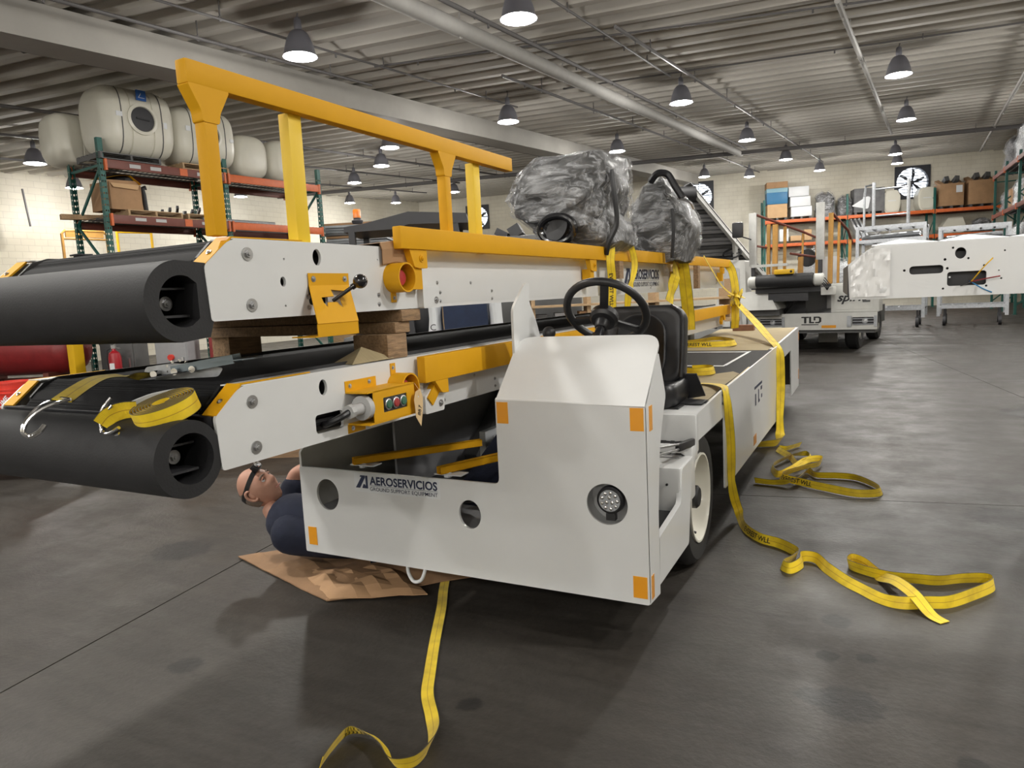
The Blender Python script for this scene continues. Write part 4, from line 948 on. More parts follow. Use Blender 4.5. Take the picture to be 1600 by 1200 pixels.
# grey posts and ochre handrails
for x, z0, z1, y in ((-1.38, 1.9, 3.1, 1.), (.07, 1.95, 3.18, 1.)):
    t = B(); t.box(x-.085, x+.085, y-.04, y+.04, z0, z1, .008); t.build('grey_post', AL, e)
    t = B(); t.box(x-.04, x+.04, y-.04, y+.04, 1.35, z0); t.build('post_foot', DARK, e, 0)
for x, y, z0, z1, s in ((-1.08, 1.2, 1.42, 2.83, .07), (-.92, 1.15, 1.42, 2.81, .1), (-.82, 1.6, 1.42, 2.78, .06), (-.5, 1.7, 1.42, 2.06, .09), (-.56, 2.2, 1.42, 2.62, .04), (-.28, 2.4, 1.42, 2.55, .06), (.27, 1.1, 1.42, 2.94, .09), (.36, 1.5, 1.42, 2.85, .05), (.47, 2.2, 1.42, 2.45, .06)):
    t = B(); t.beam((x-.02, y, z0), (x, y, z1), s, s); t.build('rail_post', OCHRE, e, 0)
t = B(); t.tube([(-1.3, 1.0, 3.05), (-.9, 1.4, 2.85), (-.56, 2.2, 2.66), (-.28, 2.4, 2.5), (-.28, 2.4, 2.2)], .03, 8); t.tube([(-1.3, 1.0, 2.35), (-.9, 1.4, 2.25)], .025, 8); t.tube([(-.7, 1.6, 2.15), (-.28, 2.4, 2.05)], .03, 8)
t.tube([(.3, 1.1, 2.92), (.45, 2.0, 2.6), (.5, 2.3, 2.3)], .03, 8); t.build('handrail', RACKD, e)
t = B(); t.box(-1.4, -.6, .9, 1.0, 1.86, 1.92); t.build('kick_rail', AL, e, 0)
t = B(); t.lathe([(0, -.06), (.2, -.06), (.22, 0), (.2, .06), (0, .06)], (-.55, 2.6, 2.06), (.2, -1, 0), 20); t.build('spare_wheel', BLACK, e)
t = B(); t.box(-1.5, -1.75, .6, .7, 2.55, 2.9, .05); t.build('mirror', PLAST, e); t = B(); t.cyl((-1.62, .65, 2.6), (-1.4, 1.0, 2.5), .015); t.build('mirror_arm', DARK, e)
# crowd of clutter behind its rails
for i, (x, y, z, sx, sy, sz, m, l) in enumerate(((-1.15, 4.2, 0, .7, .6, 2.35, LGREY, 'pale wrapped machine behind the ochre rails, left'), (-.35, 4.6, 0, .6, .6, 2.0, STICK, 'white object behind the ochre rails, right'), (.3, 5.2, 0, .5, .5, 1.9, GREY, 'grey block behind the ochre rails beside the tall post'))):
    lumpwrap(0, 0, sx, sz, l, 40+i, pos=V(F2)+Matrix.Rotation(A2, 3, 'Z') @ V((x, y+1.5, 0)), yaw=A2, core=m, d_=sy, name='covered_machine', cat='machine')
# white tug with a steering wheel left of it
p = V(F2)+Matrix.Rotation(A2, 3, 'Z') @ V((-2.2, 2.0, 0)); e = empty('tow_tug', p, 'small white tug with a black steering wheel left of the parked loader', 'vehicle', A2)
t = B(); t.plate(rpoly([(-.4, .45), (.35, .45), (.33, 2.08), (-.36, 2.14)], .06), [], .5, (0, 0, 0), (1, 0, 0), (0, 0, 1)); t.build('cowl', WHITE2, e, 30)
t = B(); t.plate(rpoly([(-.2, 1.2), (.2, 1.2), (.2, 1.9), (-.2, 1.95)], .05), [], .03, (0, -.02, 0), (1, 0, 0), (0, 0, 1)); t.build('panel', LGREY, e, 30)
t = B(); t.lathe([(0, -.02), (.13, -.015), (.15, .0), (.15, .03)], (-.05, -.03, 1.45), (0, 1, 0), 20); t.build('lamp', GREYD, e)
t = B(); t.tube([(.22*cos(a), .05+.16*sin(a), 2.27+.12*sin(a)) for a in [2*pi*i/28 for i in range(28)]], .022, 8, True); t.cyl((0, .05, 2.27), (0, .25, 2.05), .03); t.beam((-.2, .05, 2.27), (.2, .05, 2.27), .03, .02); t.build('steering_wheel', BLACK, e)
t = B(); t.box(-.42, .4, .1, 1.2, .35, .8, .03); t.build('body', WHITE2, e)
for x in (-.4, .38):
    for y in (.35, 1.0): t = B(); t.lathe([(0, -.1), (.25, -.1), (.3, -.06), (.3, .06), (.25, .1), (0, .1)], (x, y, .3), (1, 0, 0), 24); t.build('tyre', RUBT, e)
# raised grey conveyor ramp seen from below
e = empty('conveyor_ramp', (-3.2, 18.2, 0), 'grey belt conveyor raised high, its slatted underside towards us', 'conveyor')
Pt, Pb = V((-3.66, 17., 3.62))-V((-3.2, 18.2, 0)), V((-2.70, 19.5, 1.95))-V((-3.2, 18.2, 0)); wv = V((-.9, -.44, 0)).normalized()*1.15; dv = (Pb-Pt); dn = dv.normalized(); nn = dn.cross(wv).normalized()
if nn.z > 0: nn = -nn
Pb = Pt+dv*1.25; dv = Pb-Pt
for s in (0, 1):
    t = B(); o_ = wv*s; t.beam(Pt+o_+nn*-.05, Pb+o_+nn*-.05, .07, .36, nn); t.build('side_rail', AL, e, 0)
for i in range(22):
    c = Pt+dv*(.05+.93*i/22); t = B(); t.beam(c, c+wv, .075, .05, nn); t.build('slat', GREY if i % 3 else GREYD, e, 0)
t = B(); t.beam(Pt+dv*.02+wv*.5-nn*.12, Pb+wv*.5-nn*.12, 1.0, .03, nn); t.build('belt', GREYD, e, 0)
t = B(); t.cyl(Pt-dn*.02, Pt-dn*.02+wv, .17, n=20); t.build('end_roller', BLACK, e)
t = B(); c = Pt+dv*.5; t.beam(c, V((c.x+.2, c.y-.1, 0)), .09, .09); c2 = c+wv; t.beam(c2, V((c2.x+.1, c2.y-.1, 0)), .09, .09); c3 = Pb+wv*.5; t.beam(c3, V((c3.x, c3.y, 0)), .3, .2); t.build('leg', AL, e, 0)
# ================================================================ belt conveyors (local: x across, y away from the nose, z up from the underside)
AC = rad(-1.33); HW = .575
def cw(x, y, z): return V((cos(AC)*x-sin(AC)*y, sin(AC)*x+cos(AC)*y, z))     # conveyor frame -> world
def screw(b, c, ax, r, nut=True):
    c, ax = V(c), V(ax)
    b.cyl(c, c+ax*r*.16, r, n=20); b.cyl(c+ax*r*.16, c+ax*r*.5, r*.58, n=6)
    b.cyl(c+ax*r*.5, c+ax*r*.72, r*.3, n=10)
def side_plates(e, nose_len, holes, L_, mir_holes=True):
    n = rpoly([(.008, 0), (0, .163), (.10, .243), (nose_len, .246), (nose_len, 0)], [.012, .012, .03, .02, .01])
    for s in (1, -1):
        t = B(); t.plate(n, holes if (s > 0 or mir_holes) else [], .012, (s*HW, 0, 0), (0, s, 0) if s > 0 else (0, 1, 0), (0, 0, 1))
        t.build('nose_plate', WHITE, e, 30)
        t = B(); x = s*(HW-.03)
        t.box(x-.012, x, nose_len-.02, L_, .0, .243, .008) if s > 0 else t.box(x, x+.012, nose_len-.02, L_, .0, .243, .008)
        t.box(min(x, x-s*.07), max(x, x-s*.07), nose_len, L_, .231, .243); t.box(min(x, x-s*.07), max(x, x-s*.07), nose_len, L_, 0, .012)
        t.build('side_frame', WHITE, e, 30)
        # rounded return where the nose plate ends
        t = B(); t.cyl((s*(HW-.018), nose_len-.004, .004), (s*(HW-.018), nose_len-.004, .236), .018, n=14); t.build('corner_return', WHITE, e)
        # pale ledge on top of the nose
        t = B(); t.plate([(.10, 0), (nose_len, 0), (nose_len, .085), (.10, .085)], [], .004, (s*(HW-.002), 0, .246), (0, 1, 0), (-s, 0, 0)); t.build('top_ledge', WHITE, e, 0)
def conveyor(loc, label, kind, L_=7.35):
    up = kind == 'upper'
    e = empty('belt_conveyor', loc, label, 'conveyor', AC if kind != 'right' else None or 0, 'stacked belt conveyors' if kind != 'right' else None)
    if up: holes = [circ(.462, .196, .0205, 24, .028), circ(.298, .114, .0125, 16, .0165), circ(.31, .187, .004, 8), circ(.30, .036, .004, 8), circ(.79, .195, .003, 6), rpoly([(.408, .035), (.50, .035), (.50, .108), (.408, .108)], .012)]
    elif kind == 'lower': holes = [circ(.455, .19, .0205, 24, .028), rrect(.405, .545, .032, .098, .014)]
    else: holes = [circ(.455, .19, .022, 24, .025), rpoly([(.255, .105), (.39, .105), (.39, .142), (.255, .142)], .0185), rrect(.405, .555, .045, .108, .012), circ(.235, .125, .006, 8), circ(.405, .125, .006, 8), circ(.425, .215, .005, 8), circ(.485, .165, .005, 8), circ(.395, .165, .006, 8), circ(.545, .13, .005, 8), circ(.555, .04, .005, 8), circ(.39, .035, .005, 8), circ(.415, .085, .004, 8), circ(.62, .19, .004, 8), circ(.6, .105, .003, 8), circ(.61, .07, .004, 8), circ(.07, .04, .0125, 16)]
    side_plates(e, 1.05, holes, L_, True)
    # dark lining behind the openings
    for s in (1, -1): t = B(); t.box(s*(HW-.16), s*(HW-.155), .2, 1.02, .01, .225); t.build('inner_panel', GREY if kind == 'right' else DARK, e, 0)
    # belt over the nose and along the bed
    prof = [(.06, .05), (.028, .09), (.02, .13), (.03, .165), (.07, .205), (.13, .238), (.2, .243), (L_-.1, .243), (L_-.03, .2), (L_-.02, .12)]
    t = B(); t.loft([[V((-HW+.10, y, z)), V((HW-.10, y, z)), V((HW-.10, y+.008, z-.012)), V((-HW+.10, y+.008, z-.012))] for y, z in prof]); t.build('belt', BELT, e, 30)
    t = B()
    for i in range(13): f = i/12; y, z = .032+.115*f, .168+.078*(1-(1-f)**1.25)-.003; t.cyl((-HW+.11, y, z), (HW-.11, y, z), .0058, n=6)
    r_ = t.build('belt_ribs', BELT, e, 60); r_['kind'] = 'stuff'
    t = B(); t.box(-HW+.02, HW-.02, 0.0, .03, .02, .165, .004); t.box(-HW+.05, HW-.05, .1, L_, .03, .2)
    t.build('bed', DARK, e, 0)
    # side curtain between belt and ledge
    for s in (1, -1):
        t = B(); t.loft([[V((s*(HW-.088), y, z-.01)), V((s*(HW-.088), y, z+.012)), V((s*(HW-.10), y, z+.012)), V((s*(HW-.10), y, z-.01))] for y, z in ((.05, .18), (.1, .226), (.16, .244), (1.0, .246), (L_-.2, .246))]); t.build('belt_seal', BLACK, e, 0)
    if kind != 'right':
        for s in (1, -1):   # yellow edge guards over the sloping corners
            t = B(); a, b_, c = V((s*(HW-.001), .004, .168)), V((s*(HW-.001), .104, .250)), V((s*(HW-.001), .40, .252)); ww = V((-s*.062, 0, 0))
            t.loft([[p, p+ww, p+ww+V((0, .004, -.005)), p+V((0, .004, -.005))] for p in (a, b_)]); g = t.build('edge_guard', YEL, e, 0)
            t = B(); t.loft([[b_, b_+ww*.35, b_+ww*.35-V((0, 0, .004)), b_-V((0, 0, .004))], [c, c+ww*.1, c+ww*.1-V((0, 0, .004)), c-V((0, 0, .004))]]); t.build('guard_tail', YEL, g, 0)
            t = B(); screw(t, V((s*(HW-.03), .045, .2035)), V((0, -.63, .77)), .009); t.build('screw', STEEL, g)
        # nose bumper: hollow foam fender
        cy, czz, r, ri = (-.085, .062, .115, .073) if up else (-.098, .060, .112, .074)
        if up:
            out = rpoly([(.008, -.05), (.008, .168), (-.06, .172)], [.05, .0, .02])
            out = [(cy+r*cos(a), czz+r*1.0*sin(a)) for a in [rad(95+170*i/20) for i in range(21)]]+[(.0, czz-r*.92), (.018, czz-r*.5), (.018, czz+r*.93)]
            inn = [(cy+.004+ri*cos(a), czz+ri*sin(a)) for a in [rad(70+220*i/22) for i in range(23)]]+[(cy+.055, czz-.05), (cy+.055, czz+.05)]
        else:
            out = [(cy+r*cos(a), czz+r*sin(a)) for a in [2*pi*i/44 for i in range(44)]]; inn = [(cy+.008+ri*cos(a), czz+ri*sin(a)) for a in [2*pi*i/32 for i in range(32)]]
        t = B(); t.plate(out, [inn[::-1]], 2*HW, (HW-.002, 0, 0), (0, 1, 0), (0, 0, 1)); f = t.build('nose_bumper', FOAM, e, 40)
        t = B(); t.box(-HW+.01, HW-.05, .0, .02, .0, .16); t.box(-HW+.03, HW-.055, cy-.05, cy+.06, czz+.034, czz+.040); t.box(-HW+.03, HW-.045, cy-.055, cy+.06, czz-.045, czz-.038); t.build('bumper_bracket', DARK, e, 0)
        t = B(); c = V((HW-.10, cy+.02, czz-.004)); t.cyl(c, c+V((-.3, 0, 0)), .016, n=12); screw(t, c, (1, 0, 0), .021); t.build('bumper_bolt', STEEL, e)
        for s in (1, -1):
            for y, z in (((.16, .199), (.16, .043)) if up else ((.14, .189), (.14, .044))):
                t = B(); screw(t, (s*HW, y, z), (s, 0, 0), .0205); t.build('bolt', STEEL, e)
        sm = ((.405, .062), (.405, .027), (.783, .06), (.783, .025)) if up else ()
        for y, z in sm: t = B(); screw(t, (HW, y, z), (1, 0, 0), .009); t.build('small_bolt', STEEL, e)
        xm = HW-.03
        for y, z in ((1.235, .105), (1.255, .062), (1.25, .024), (1.52, .103), (1.72, .062), (1.72, .024), (3.82, .1), (4.4, .04), (5.6, .06), (5.6, .03), (6.9, .06)):
            t = B(); screw(t, (xm, y, z), (1, 0, 0), .0085); t.build('small_bolt', STEEL, e)
        # white pivot block
        t = B(); t.plate(rpoly([(1.02, -.002), (1.16, -.004), (1.17, .085), (1.10, .115), (1.02, .075)] if not up else [(1.04, -.002), (1.16, -.002), (1.16, .09), (1.04, .09)], .008), [], .07, (HW+.028, 0, 0), (0, 1, 0), (0, 0, 1)); p_ = t.build('pivot_block', WHITE, e, 30)
        t = B(); screw(t, (HW+.028, 1.135, .030), (1, 0, 0), .015); t.build('bolt', STEEL, p_)
        # folded side rail
        z0, z1, y0 = (.237, .325, .88) if up else (.133, .243, 1.0)
        t = B(); t.box(HW+.012, HW+.052, y0, L_-.02, z0, z1, .004); rl = t.build('side_rail', YEL, e)
        for y in ((1.0, 2.93, 5.0, 6.95) if up else (1.14, 3.2, 5.2, 7.0)):
            if up:
                t = B(); t.plate(rpoly([(y-.06, z0), (y+.06, z0), (y+.06, z0-.075), (y-.0, z0-.075), (y-.03, z0-.07)], .006), [], .03, (HW+.045, 0, 0), (0, 1, 0), (0, 0, 1)); t.box(HW-.02, HW+.036, y-.035, y+.03, z0-.16, z0-.06); b_ = t.build('rail_bracket', YEL, rl, 0)
                t = B(); screw(t, (HW+.046, y+.02, z0-.035), (1, 0, 0), .015); t.build('bracket_bolt', YEL, b_) if False else t.build('rail_bolt', YEL, rl)
            else:
                t = B(); t.plate(rpoly([(y-.07, z0), (y+.03, z0), (y+.03, z0-.06), (y-.02, z0-.055)], .006), [], .025, (HW+.05, 0, 0), (0, 1, 0), (0, 0, 1)); t.beam((HW+.02, y-.02, z0-.02), (HW+.02, y-.09, z0-.085), .03, .05); t.build('rail_bracket', YEL, rl, 0)
        t = B(); t.cyl((HW-.12, L_-.02, .12), (-HW+.12, L_-.02, .12), .1, n=20); t.build('tail_roller', BLACK, e)
        # emergency stop in a yellow guard ring
        y, z = (.875, .124) if up else (.865, .135)
        t = B(); t.lathe([(.052, 0), (.058, 0), (.058, .075), (.052, .075), (.052, 0)], (HW, y, z), (1, -.0, 0), 28); g = t.build('stop_guard', YEL, e)
        t = B(); t.box(HW, HW+.004, y-.016, y+.014, z-.095, z-.05) if up else t.box(HW, HW+.004, y-.03, y, z+.05, z+.098); t.build('guard_tab', YEL, g, 0)
        t = B(); screw(t, (HW+.004, y-(.0 if up else .016), z-.078 if up else z+.08), (1, 0, 0), .008); t.build('screw', STEEL, g)
        t = B(); t.lathe([(.012, 0), (.012, .025), (.032, .028), (.034, .038), (.028, .046), (0, .048)], (HW, y, z), (1, 0, 0), 20); t.build('stop_button', mat('stop_red', (.42, .035, .04), .4), e)
    if up:
        # yellow shift gate with lever
        t = B(); hs = [[(.53, -.06), (.60, -.06), (.62, -.075), (.62, -.1), (.585, -.085), (.58, -.085), (.575, -.1), (.53, -.085), (.53, -.06)]]
        x = HW+.003; t.box(x, x+.003, .408, .61, .10, .142); br = t.build('shift_gate', YEL, e, 0)
        ax = V((.30, .28, -.91)).normalized()
        t = B(); P = [V((x, .408, .10)), V((x, .61, .10)), V((x+.085, .548, -.03)), V((x+.085, .346, -.03))]
        o_, u, v_ = P[0], (P[1]-P[0]), (P[3]-P[0]); ul = u.length; vl = v_.length
        slot = [(.045, .055), (.05, .078), (.066, .100), (.070, .078), (.118, .078), (.126, .090), (.142, .104), (.138, .076), (.136, .060), (.165, .028), (.10, .022), (.108, .052)]
        t.plate([(0, 0), (ul, 0), (ul, vl), (0, vl)], [slot], .003, o_, u.normalized(), v_.normalized()); t.build('gate_face', YEL, br, 0)
        t = B(); t.box(x+.083, x+.087, .455, .655, -.07, -.03) if False else t.loft([[P[3], P[2], P[2]+V((0, 0, -.042)), P[3]+V((0, 0, -.042))], [p+V((-.003, 0, 0)) for p in (P[3], P[2], P[2]+V((0, 0, -.042)), P[3]+V((0, 0, -.042)))]]); t.box(HW-.02, x+.084, .335, .54, -.073, -.069); t.build('gate_apron', YEL, br, 0)
        for yy in (.43, .588): t = B(); screw(t, (x+.003, yy, .122), (1, 0, 0), .0105); t.build('screw', STEEL, br)
        t = B(); k0, k1 = V((x+.02, .50, .045)), V((x+.11, .545, .108)); t.tube([k0, k0.lerp(k1, .6), k1], .007, 10); lv = t.build('shift_lever', PLAST, e)
        t = B(); t.sphere(k1, .0255, 20, 12); t.cyl(k1-(k1-k0).normalized()*.036, k1-(k1-k0).normalized()*.02, .011, n=14); t.build('lever_knob', mat('gloss_black', (.01, .01, .012), .15, coat=.6), lv)
    if kind == 'lower':
        # yellow push-button box with cable
        x = HW
        t = B(); t.box(x, x+.003, .565, .74, .158, .196); t.box(x, x+.003, .565, .66, .003, .035); t.box(x, x+.10, .565, .85, .152, .158); t.box(x, x+.10, .57, .85, .035, .041); bx = t.build('control_bracket', YEL, e, 0)
        t = B(); t.plate([(.60, .038), (.85, .038), (.85, .156), (.60, .156)], [rrect(.655, .80, .070, .125, .004)], .004, (x+.10, 0, 0), (0, 1, 0), (0, 0, 1)); t.box(x, x+.1, .846, .85, .038, .156); t.build('control_face', YEL, bx, 0)
        t = B(); t.box(x+.02, x+.096, .655, .80, .070, .125); t.build('button_panel', PLAST, bx, 0)
        for k, m in enumerate((mat('green_button', (.03, .12, .07), .35), mat('red_button', (.33, .03, .03), .35), MATS['green_button'])):
            c = V((x+.096, .682+.045*k, .098)); t = B(); t.lathe([(.021, 0), (.021, .008), (.0175, .01)], c, (1, 0, 0), 20); rg = t.build('button_ring', STEEL, bx); t = B(); t.lathe([(.017, .0), (.017, .011), (.014, .014), (0, .0145)], c, (1, 0, 0), 20); t.build('button', m, bx)
        t = B(); t.cyl((x+.06, .60, .098), (x+.06, .575, .098), .045, n=20); t.cyl((x+.06, .575, .098), (x+.06, .525, .096), .022, n=16); t.cyl((x+.06, .525, .096), (x+.06, .505, .095), .026, n=8); t.build('cable_gland', LGREY, e)
        t = B(); t.tube(smoothpts([(x+.06, .51, .095), (x+.05, .47, .08), (x+.0, .46, .06), (x-.06, .50, .05)], 6), .012, 10); t.build('cable', PLAST, e)
        t = B(); t.tube(smoothpts([(x-.05, .36, .055), (x-.045, .45, .065), (x-.05, .6, .06)], 6), .013, 8); t.tube([(x-.08, .38, .085), (x-.08, .6, .08)], .02, 8); t.build('hoses', PLAST, e)
        for yy, zz in ((.59, .177), (.70, .180), (.59, .02)): t = B(); screw(t, (x+.003, yy, zz), (1, 0, 0), .0085); t.build('screw', STEEL, bx)
    if kind == 'right':
        for y, z in ((.15, .20), (.145, .045)):
            t = B(); t.lathe([(0, .006), (.008, .006), (.02, .004), (.022, 0)], (HW, y, z), (1, 0, 0), 20); t.build('plug', WHITE, e)
        # crinkled protective film around the nose
        random.seed(9); t = B(); nx, ny = 16, 12; vs = []
        for j in range(ny+1):
            for i in range(nx+1):
                y = .012+.165*i/nx; zt = min(.238, .155+.08*y/.09) if y < .1 else .238; z = .012+(zt-.018)*j/ny; vs.append(V((HW+.003+.007*random.random()*abs(sin(i*1.3+j*.7)), y, z)))
        t.add(vs, [(j*(nx+1)+i, j*(nx+1)+i+1, (j+1)*(nx+1)+i+1, (j+1)*(nx+1)+i) for j in range(ny) for i in range(nx)]); t.build('protective_film', mat('white_film', (.76, .76, .76), .22, coat=.6), e, 20)
        random.seed(2); t = B()
        for k in range(12):
            y = .12+.27*k; t.add([V((HW-.01, y, .247)), V((HW-.01, y+.24, .247)), V((HW-.1, y+.27, .252)), V((HW-.1, y-.02, .252)), V((HW-.04, y+.1, .262+.01*random.random()))], [(0, 1, 4), (1, 2, 4), (2, 3, 4), (3, 0, 4)])
        t.build('film_edge', STICK, e, 15)
        t = B(); c = V((HW-.02, .5, .06)); ends = ((.06, .07, .10, YELM), (.05, .1, .02, REDP), (.03, .075, -.05, TEAL), (.03, -.045, -.015, BLACK))
        for dx, dy, dz, m in ends: t = B(); t.tube(smoothpts([c+V((-.05, 0, 0)), c, c+V((dx, dy*.5, dz*.6)), c+V((dx, dy, dz))], 5), .0028, 6); t.build('loose_wire', m, e)
        for k, (y0, y1) in enumerate(((.95, 1.1), (2.6, 2.75))):
            t = B()
            for s in (-1, 1): t.beam((s*.3, (y0+y1)/2, 0), (s*.45, (y0+y1)/2, -1.40), .07, .07)
            t.box(-.5, .5, y0, y1, -.06, -.001); t.box(-.55, .55, y0+.03, y1-.03, -1.40, -1.36); t.build('support_trestle', GREYD, e, 0)
    return e
lowc = conveyor(cw(-2.325, 1.40, 1.025), 'lower belt conveyor of the stack, with a row of round push buttons on its side', 'lower')
uppc = conveyor(cw(-2.325, 1.415, 1.468), 'upper belt conveyor of the stack, carrying the tall yellow handrail', 'upper')
lowc['group'] = uppc['group'] = 'stacked belt conveyors'
# tall handrail bolted to the upper conveyor
hx = HW-.018
t = B(); t.box(hx-.02, hx+.025, .0, 1.94, .668, .735, .006); hr = t.build('handrail_beam', YEL, uppc)
for y in (.07, 1.32):
    t = B(); t.box(hx-.022, hx+.022, y-.022, y+.022, .25, .64, .004); t.build('handrail_post', YEL, uppc)
    t = B(); t.plate(rpoly([(y-.07, .67), (y+.075, .67), (y+.035, .60), (y+.03, .57), (y-.028, .57), (y-.03, .60)], .008), [], .045, (hx+.024, 0, 0), (0, 1, 0), (0, 0, 1)); t.build('gusset', YEL, uppc, 0)
for y in (.435, 1.62): t = B(); t.box(hx-.05, hx-.005, y-.03, y+.03, .24, .67, .004); t.build('handrail_post', STRAPM, uppc)
# printed names on the flank
def brand(parent, o, ax, ay, wd, pl=True):
    o, ax, ay = V(o), V(ax), V(ay); nz = ax.cross(ay); s = wd/.5
    if pl: t = B(); t.plate([(0, 0), (.5*s, 0), (.5*s, .094*s), (0, .094*s)], [], .0015, o, ax, ay); st = t.build('name_plate', STICK, parent, 0)
    else: st = parent
    p = o+nz*.0012
    plates('logo_mark', [[(.012*s, .022*s), (.042*s, .022*s), (.064*s, .064*s), (.050*s, .064*s), (.046*s, .072*s), (.078*s, .072*s), (.076*s, .022*s), (.063*s, .022*s), (.0645*s, .055*s), (.052*s, .03*s), (.036*s, .03*s)]] if False else
           [[(.008*s, .020*s), (.034*s, .020*s), (.068*s, .074*s), (.068*s, .084*s), (.040*s, .084*s), (.036*s, .076*s), (.046*s, .076*s)], [(.048*s, .020*s), (.083*s, .020*s), (.083*s, .084*s), (.071*s, .084*s), (.071*s, .032*s), (.065*s, .040*s), (.056*s, .040*s)]], p, ax, ay, NAVYT, st)
    letters('printed_name', 'AEROSERVICIOS', p+ax*.095*s+ay*.0415*s, ax, ay, .392*s, .041*s, NAVYT, st, .03)
    t = B(); t.plate([(.095*s, .0345*s), (.487*s, .0345*s), (.487*s, .0362*s), (.095*s, .0362*s)], [], .0006, p, ax, ay); t.build('printed_line', NAVYT, st, 0)
    letters('printed_name', 'GROUND SUPPORT EQUIPMENT', p+ax*.095*s+ay*.0105*s, ax, ay, .392*s, .0185*s, NAVYT, st, .004)
brand(uppc, (HW-.0285, 3.72, .035), (0, 1, 0), (0, 0, 1), .95, False)
# the third conveyor reaching in from the right
A3 = rad(2.9)
rgt = conveyor(V((0, 0, 0)), 'white belt conveyor without paint details reaching in from the right edge', 'right', 3.6)
# its nose points left: local +y runs along world +x, the plate we see is local +x
rgt.location = (-.13, 3.75+.575, 1.40); rgt.rotation_euler = (0, 0, -pi/2+A3)
# ---------------------------------------------------------------- timber packing between the conveyors
zt = 1.272
def block(name, x0, x1, y0, y1, z0, z1, m, label, rz=0.):
    t = B(); t.box(x0, x1, y0, y1, z0, z1, .006, M=rotm(0, 0, rz)); o = t.build(name, m); o.rotation_euler.z = AC; return tag(o, label, 'timber')
block('timber_block', -2.92, -2.80, 2.36, 2.56, zt, zt+.10, WOODE, 'square timber block on the far edge of the lower conveyor')
block('timber_block', -1.94, -1.765, 2.25, 2.38, zt, zt+.10, WOODE, 'square timber block on the near edge of the lower conveyor')
block('timber_plank', -2.93, -1.76, 2.30, 2.40, zt+.1005, zt+.146, WOODE, 'lower weathered plank laid across the timber blocks')
block('timber_plank', -2.9, -1.745, 2.33, 2.46, zt+.1465, zt+.194, WOODE, 'upper weathered plank under the upper conveyor')
t = B(); random.seed(6); t.add([V((-1.78+.0, 2.05, 1.273)), V((-1.76, 2.28, 1.276)), V((-1.86, 2.26, 1.278)), V((-1.93, 2.12, 1.274)), V((-1.84, 2.18, 1.33))], [(0, 1, 4), (1, 2, 4), (2, 3, 4), (3, 0, 4), (0, 3, 2, 1)]); o = t.build('paper_scrap', PAPER, None, 0); o.rotation_euler.z = AC; tag(o, 'crumpled paper scrap by the near timber block', 'paper')
# folded cardboard draped over the upper conveyor edge
t = B(); sec = [(-2.05, 1.722), (-1.80, 1.727), (-1.744, 1.727), (-1.735, 1.70), (-1.737, 1.645)]
t.loft([[V((x, y0, z+dz)) for y0, dz in ((2.22, .0), (2.31, .012), (2.46, .004))] for x, z in sec]+[[V((x-.004, y0, z+dz-.004)) for y0, dz in ((2.22, 0), (2.31, .012), (2.46, .004))] for x, z in sec[::-1]], closed=False, caps=False)
o = t.build('cardboard_flap', CARD, None, 0); o.rotation_euler.z = AC; tag(o, 'brown cardboard strip folded over the upper conveyor edge by the yellow rail', 'cardboard')
# manila tag on the push-button box
e = empty('paper_tag', cw(-1.632, 2.245, 1.148), 'manila tag hanging from the yellow push-button box', 'tag', AC)
t = B(); t.plate([(-.012, .0), (.02, .008), (.034, -.028), (.03, -.075), (.012, -.14), (-.018, -.1), (-.024, -.028)], [circ(.006, -.02, .005, 10)], .0012, (0, 0, 0), (0, 1, 0), (0, 0, 1)); t.build('card', TAG, e, 0)
letters('handwriting', '857', (.0015, .004, -.1), (0, -.35, .94), (0, -.94, -.35), height=.018, m=BLKT, parent=e, shear=.1) if False else letters('handwriting', '857', (.0015, .009, -.098), (0, .3, .95), (0, -.95, .3), height=.019, m=BLKT, parent=e, shear=.1)
letters('handwriting', 'X', (.0015, -.004, -.088), (0, .95, .3), (0, -.3, .95), height=.015, m=BLKT, parent=e, shear=.1)
t = B(); t.tube([(0, .006, -.02), (.004, .01, .0), (-.02, .012, .03)], .001, 4); t.build('string', TAG, e)
# ---------------------------------------------------------------- plastic-wrapped seats on the upper conveyor
def wrapped(loc, rings, label, seed, extra):
    random.seed(seed); e = empty('wrapped_bundle', loc, label, 'wrapped load', AC, 'plastic-wrapped seats'); n = 40; ph = [random.uniform(0, 6) for _ in range(6)]
    def ring(k, x0, x1, y0, y1, z, s):
        out = []
        for i in range(n):
            a = 2*pi*i/n; ca, sa = cos(a), sin(a); p = .6
            j = 1+(.035*sin(4*a+ph[0]+k)+.03*sin(7*a+ph[1]-k*1.7)+.02*sin(13*a+ph[2]+k*2.9))
            out.append(V(((x0+x1)/2+math.copysign(abs(ca)**p, ca)*(x1-x0)/2*s*j, (y0+y1)/2+math.copysign(abs(sa)**p, sa)*(y1-y0)/2*s*j, z+.012*sin(5*a+k))))
        return out
    # smooth in z
    R_ = []
    for k in range(len(rings)-1):
        for f in (0, .34, .67): R_.append([rings[k][i]*(1-f)+rings[k+1][i]*f for i in range(6)])
    R_.append(list(rings[-1]))
    t = B(); t.loft([ring(k, *r[:5], r[5]*.93) for k, r in enumerate(R_)]); t.build('seat_shell', FILMC, e, 40)
    t = B(); t.loft([ring(k, *r[:5], r[5]) for k, r in enumerate(R_)]); t.build('stretch_film', FILM, e, 20)
    extra(e); return e
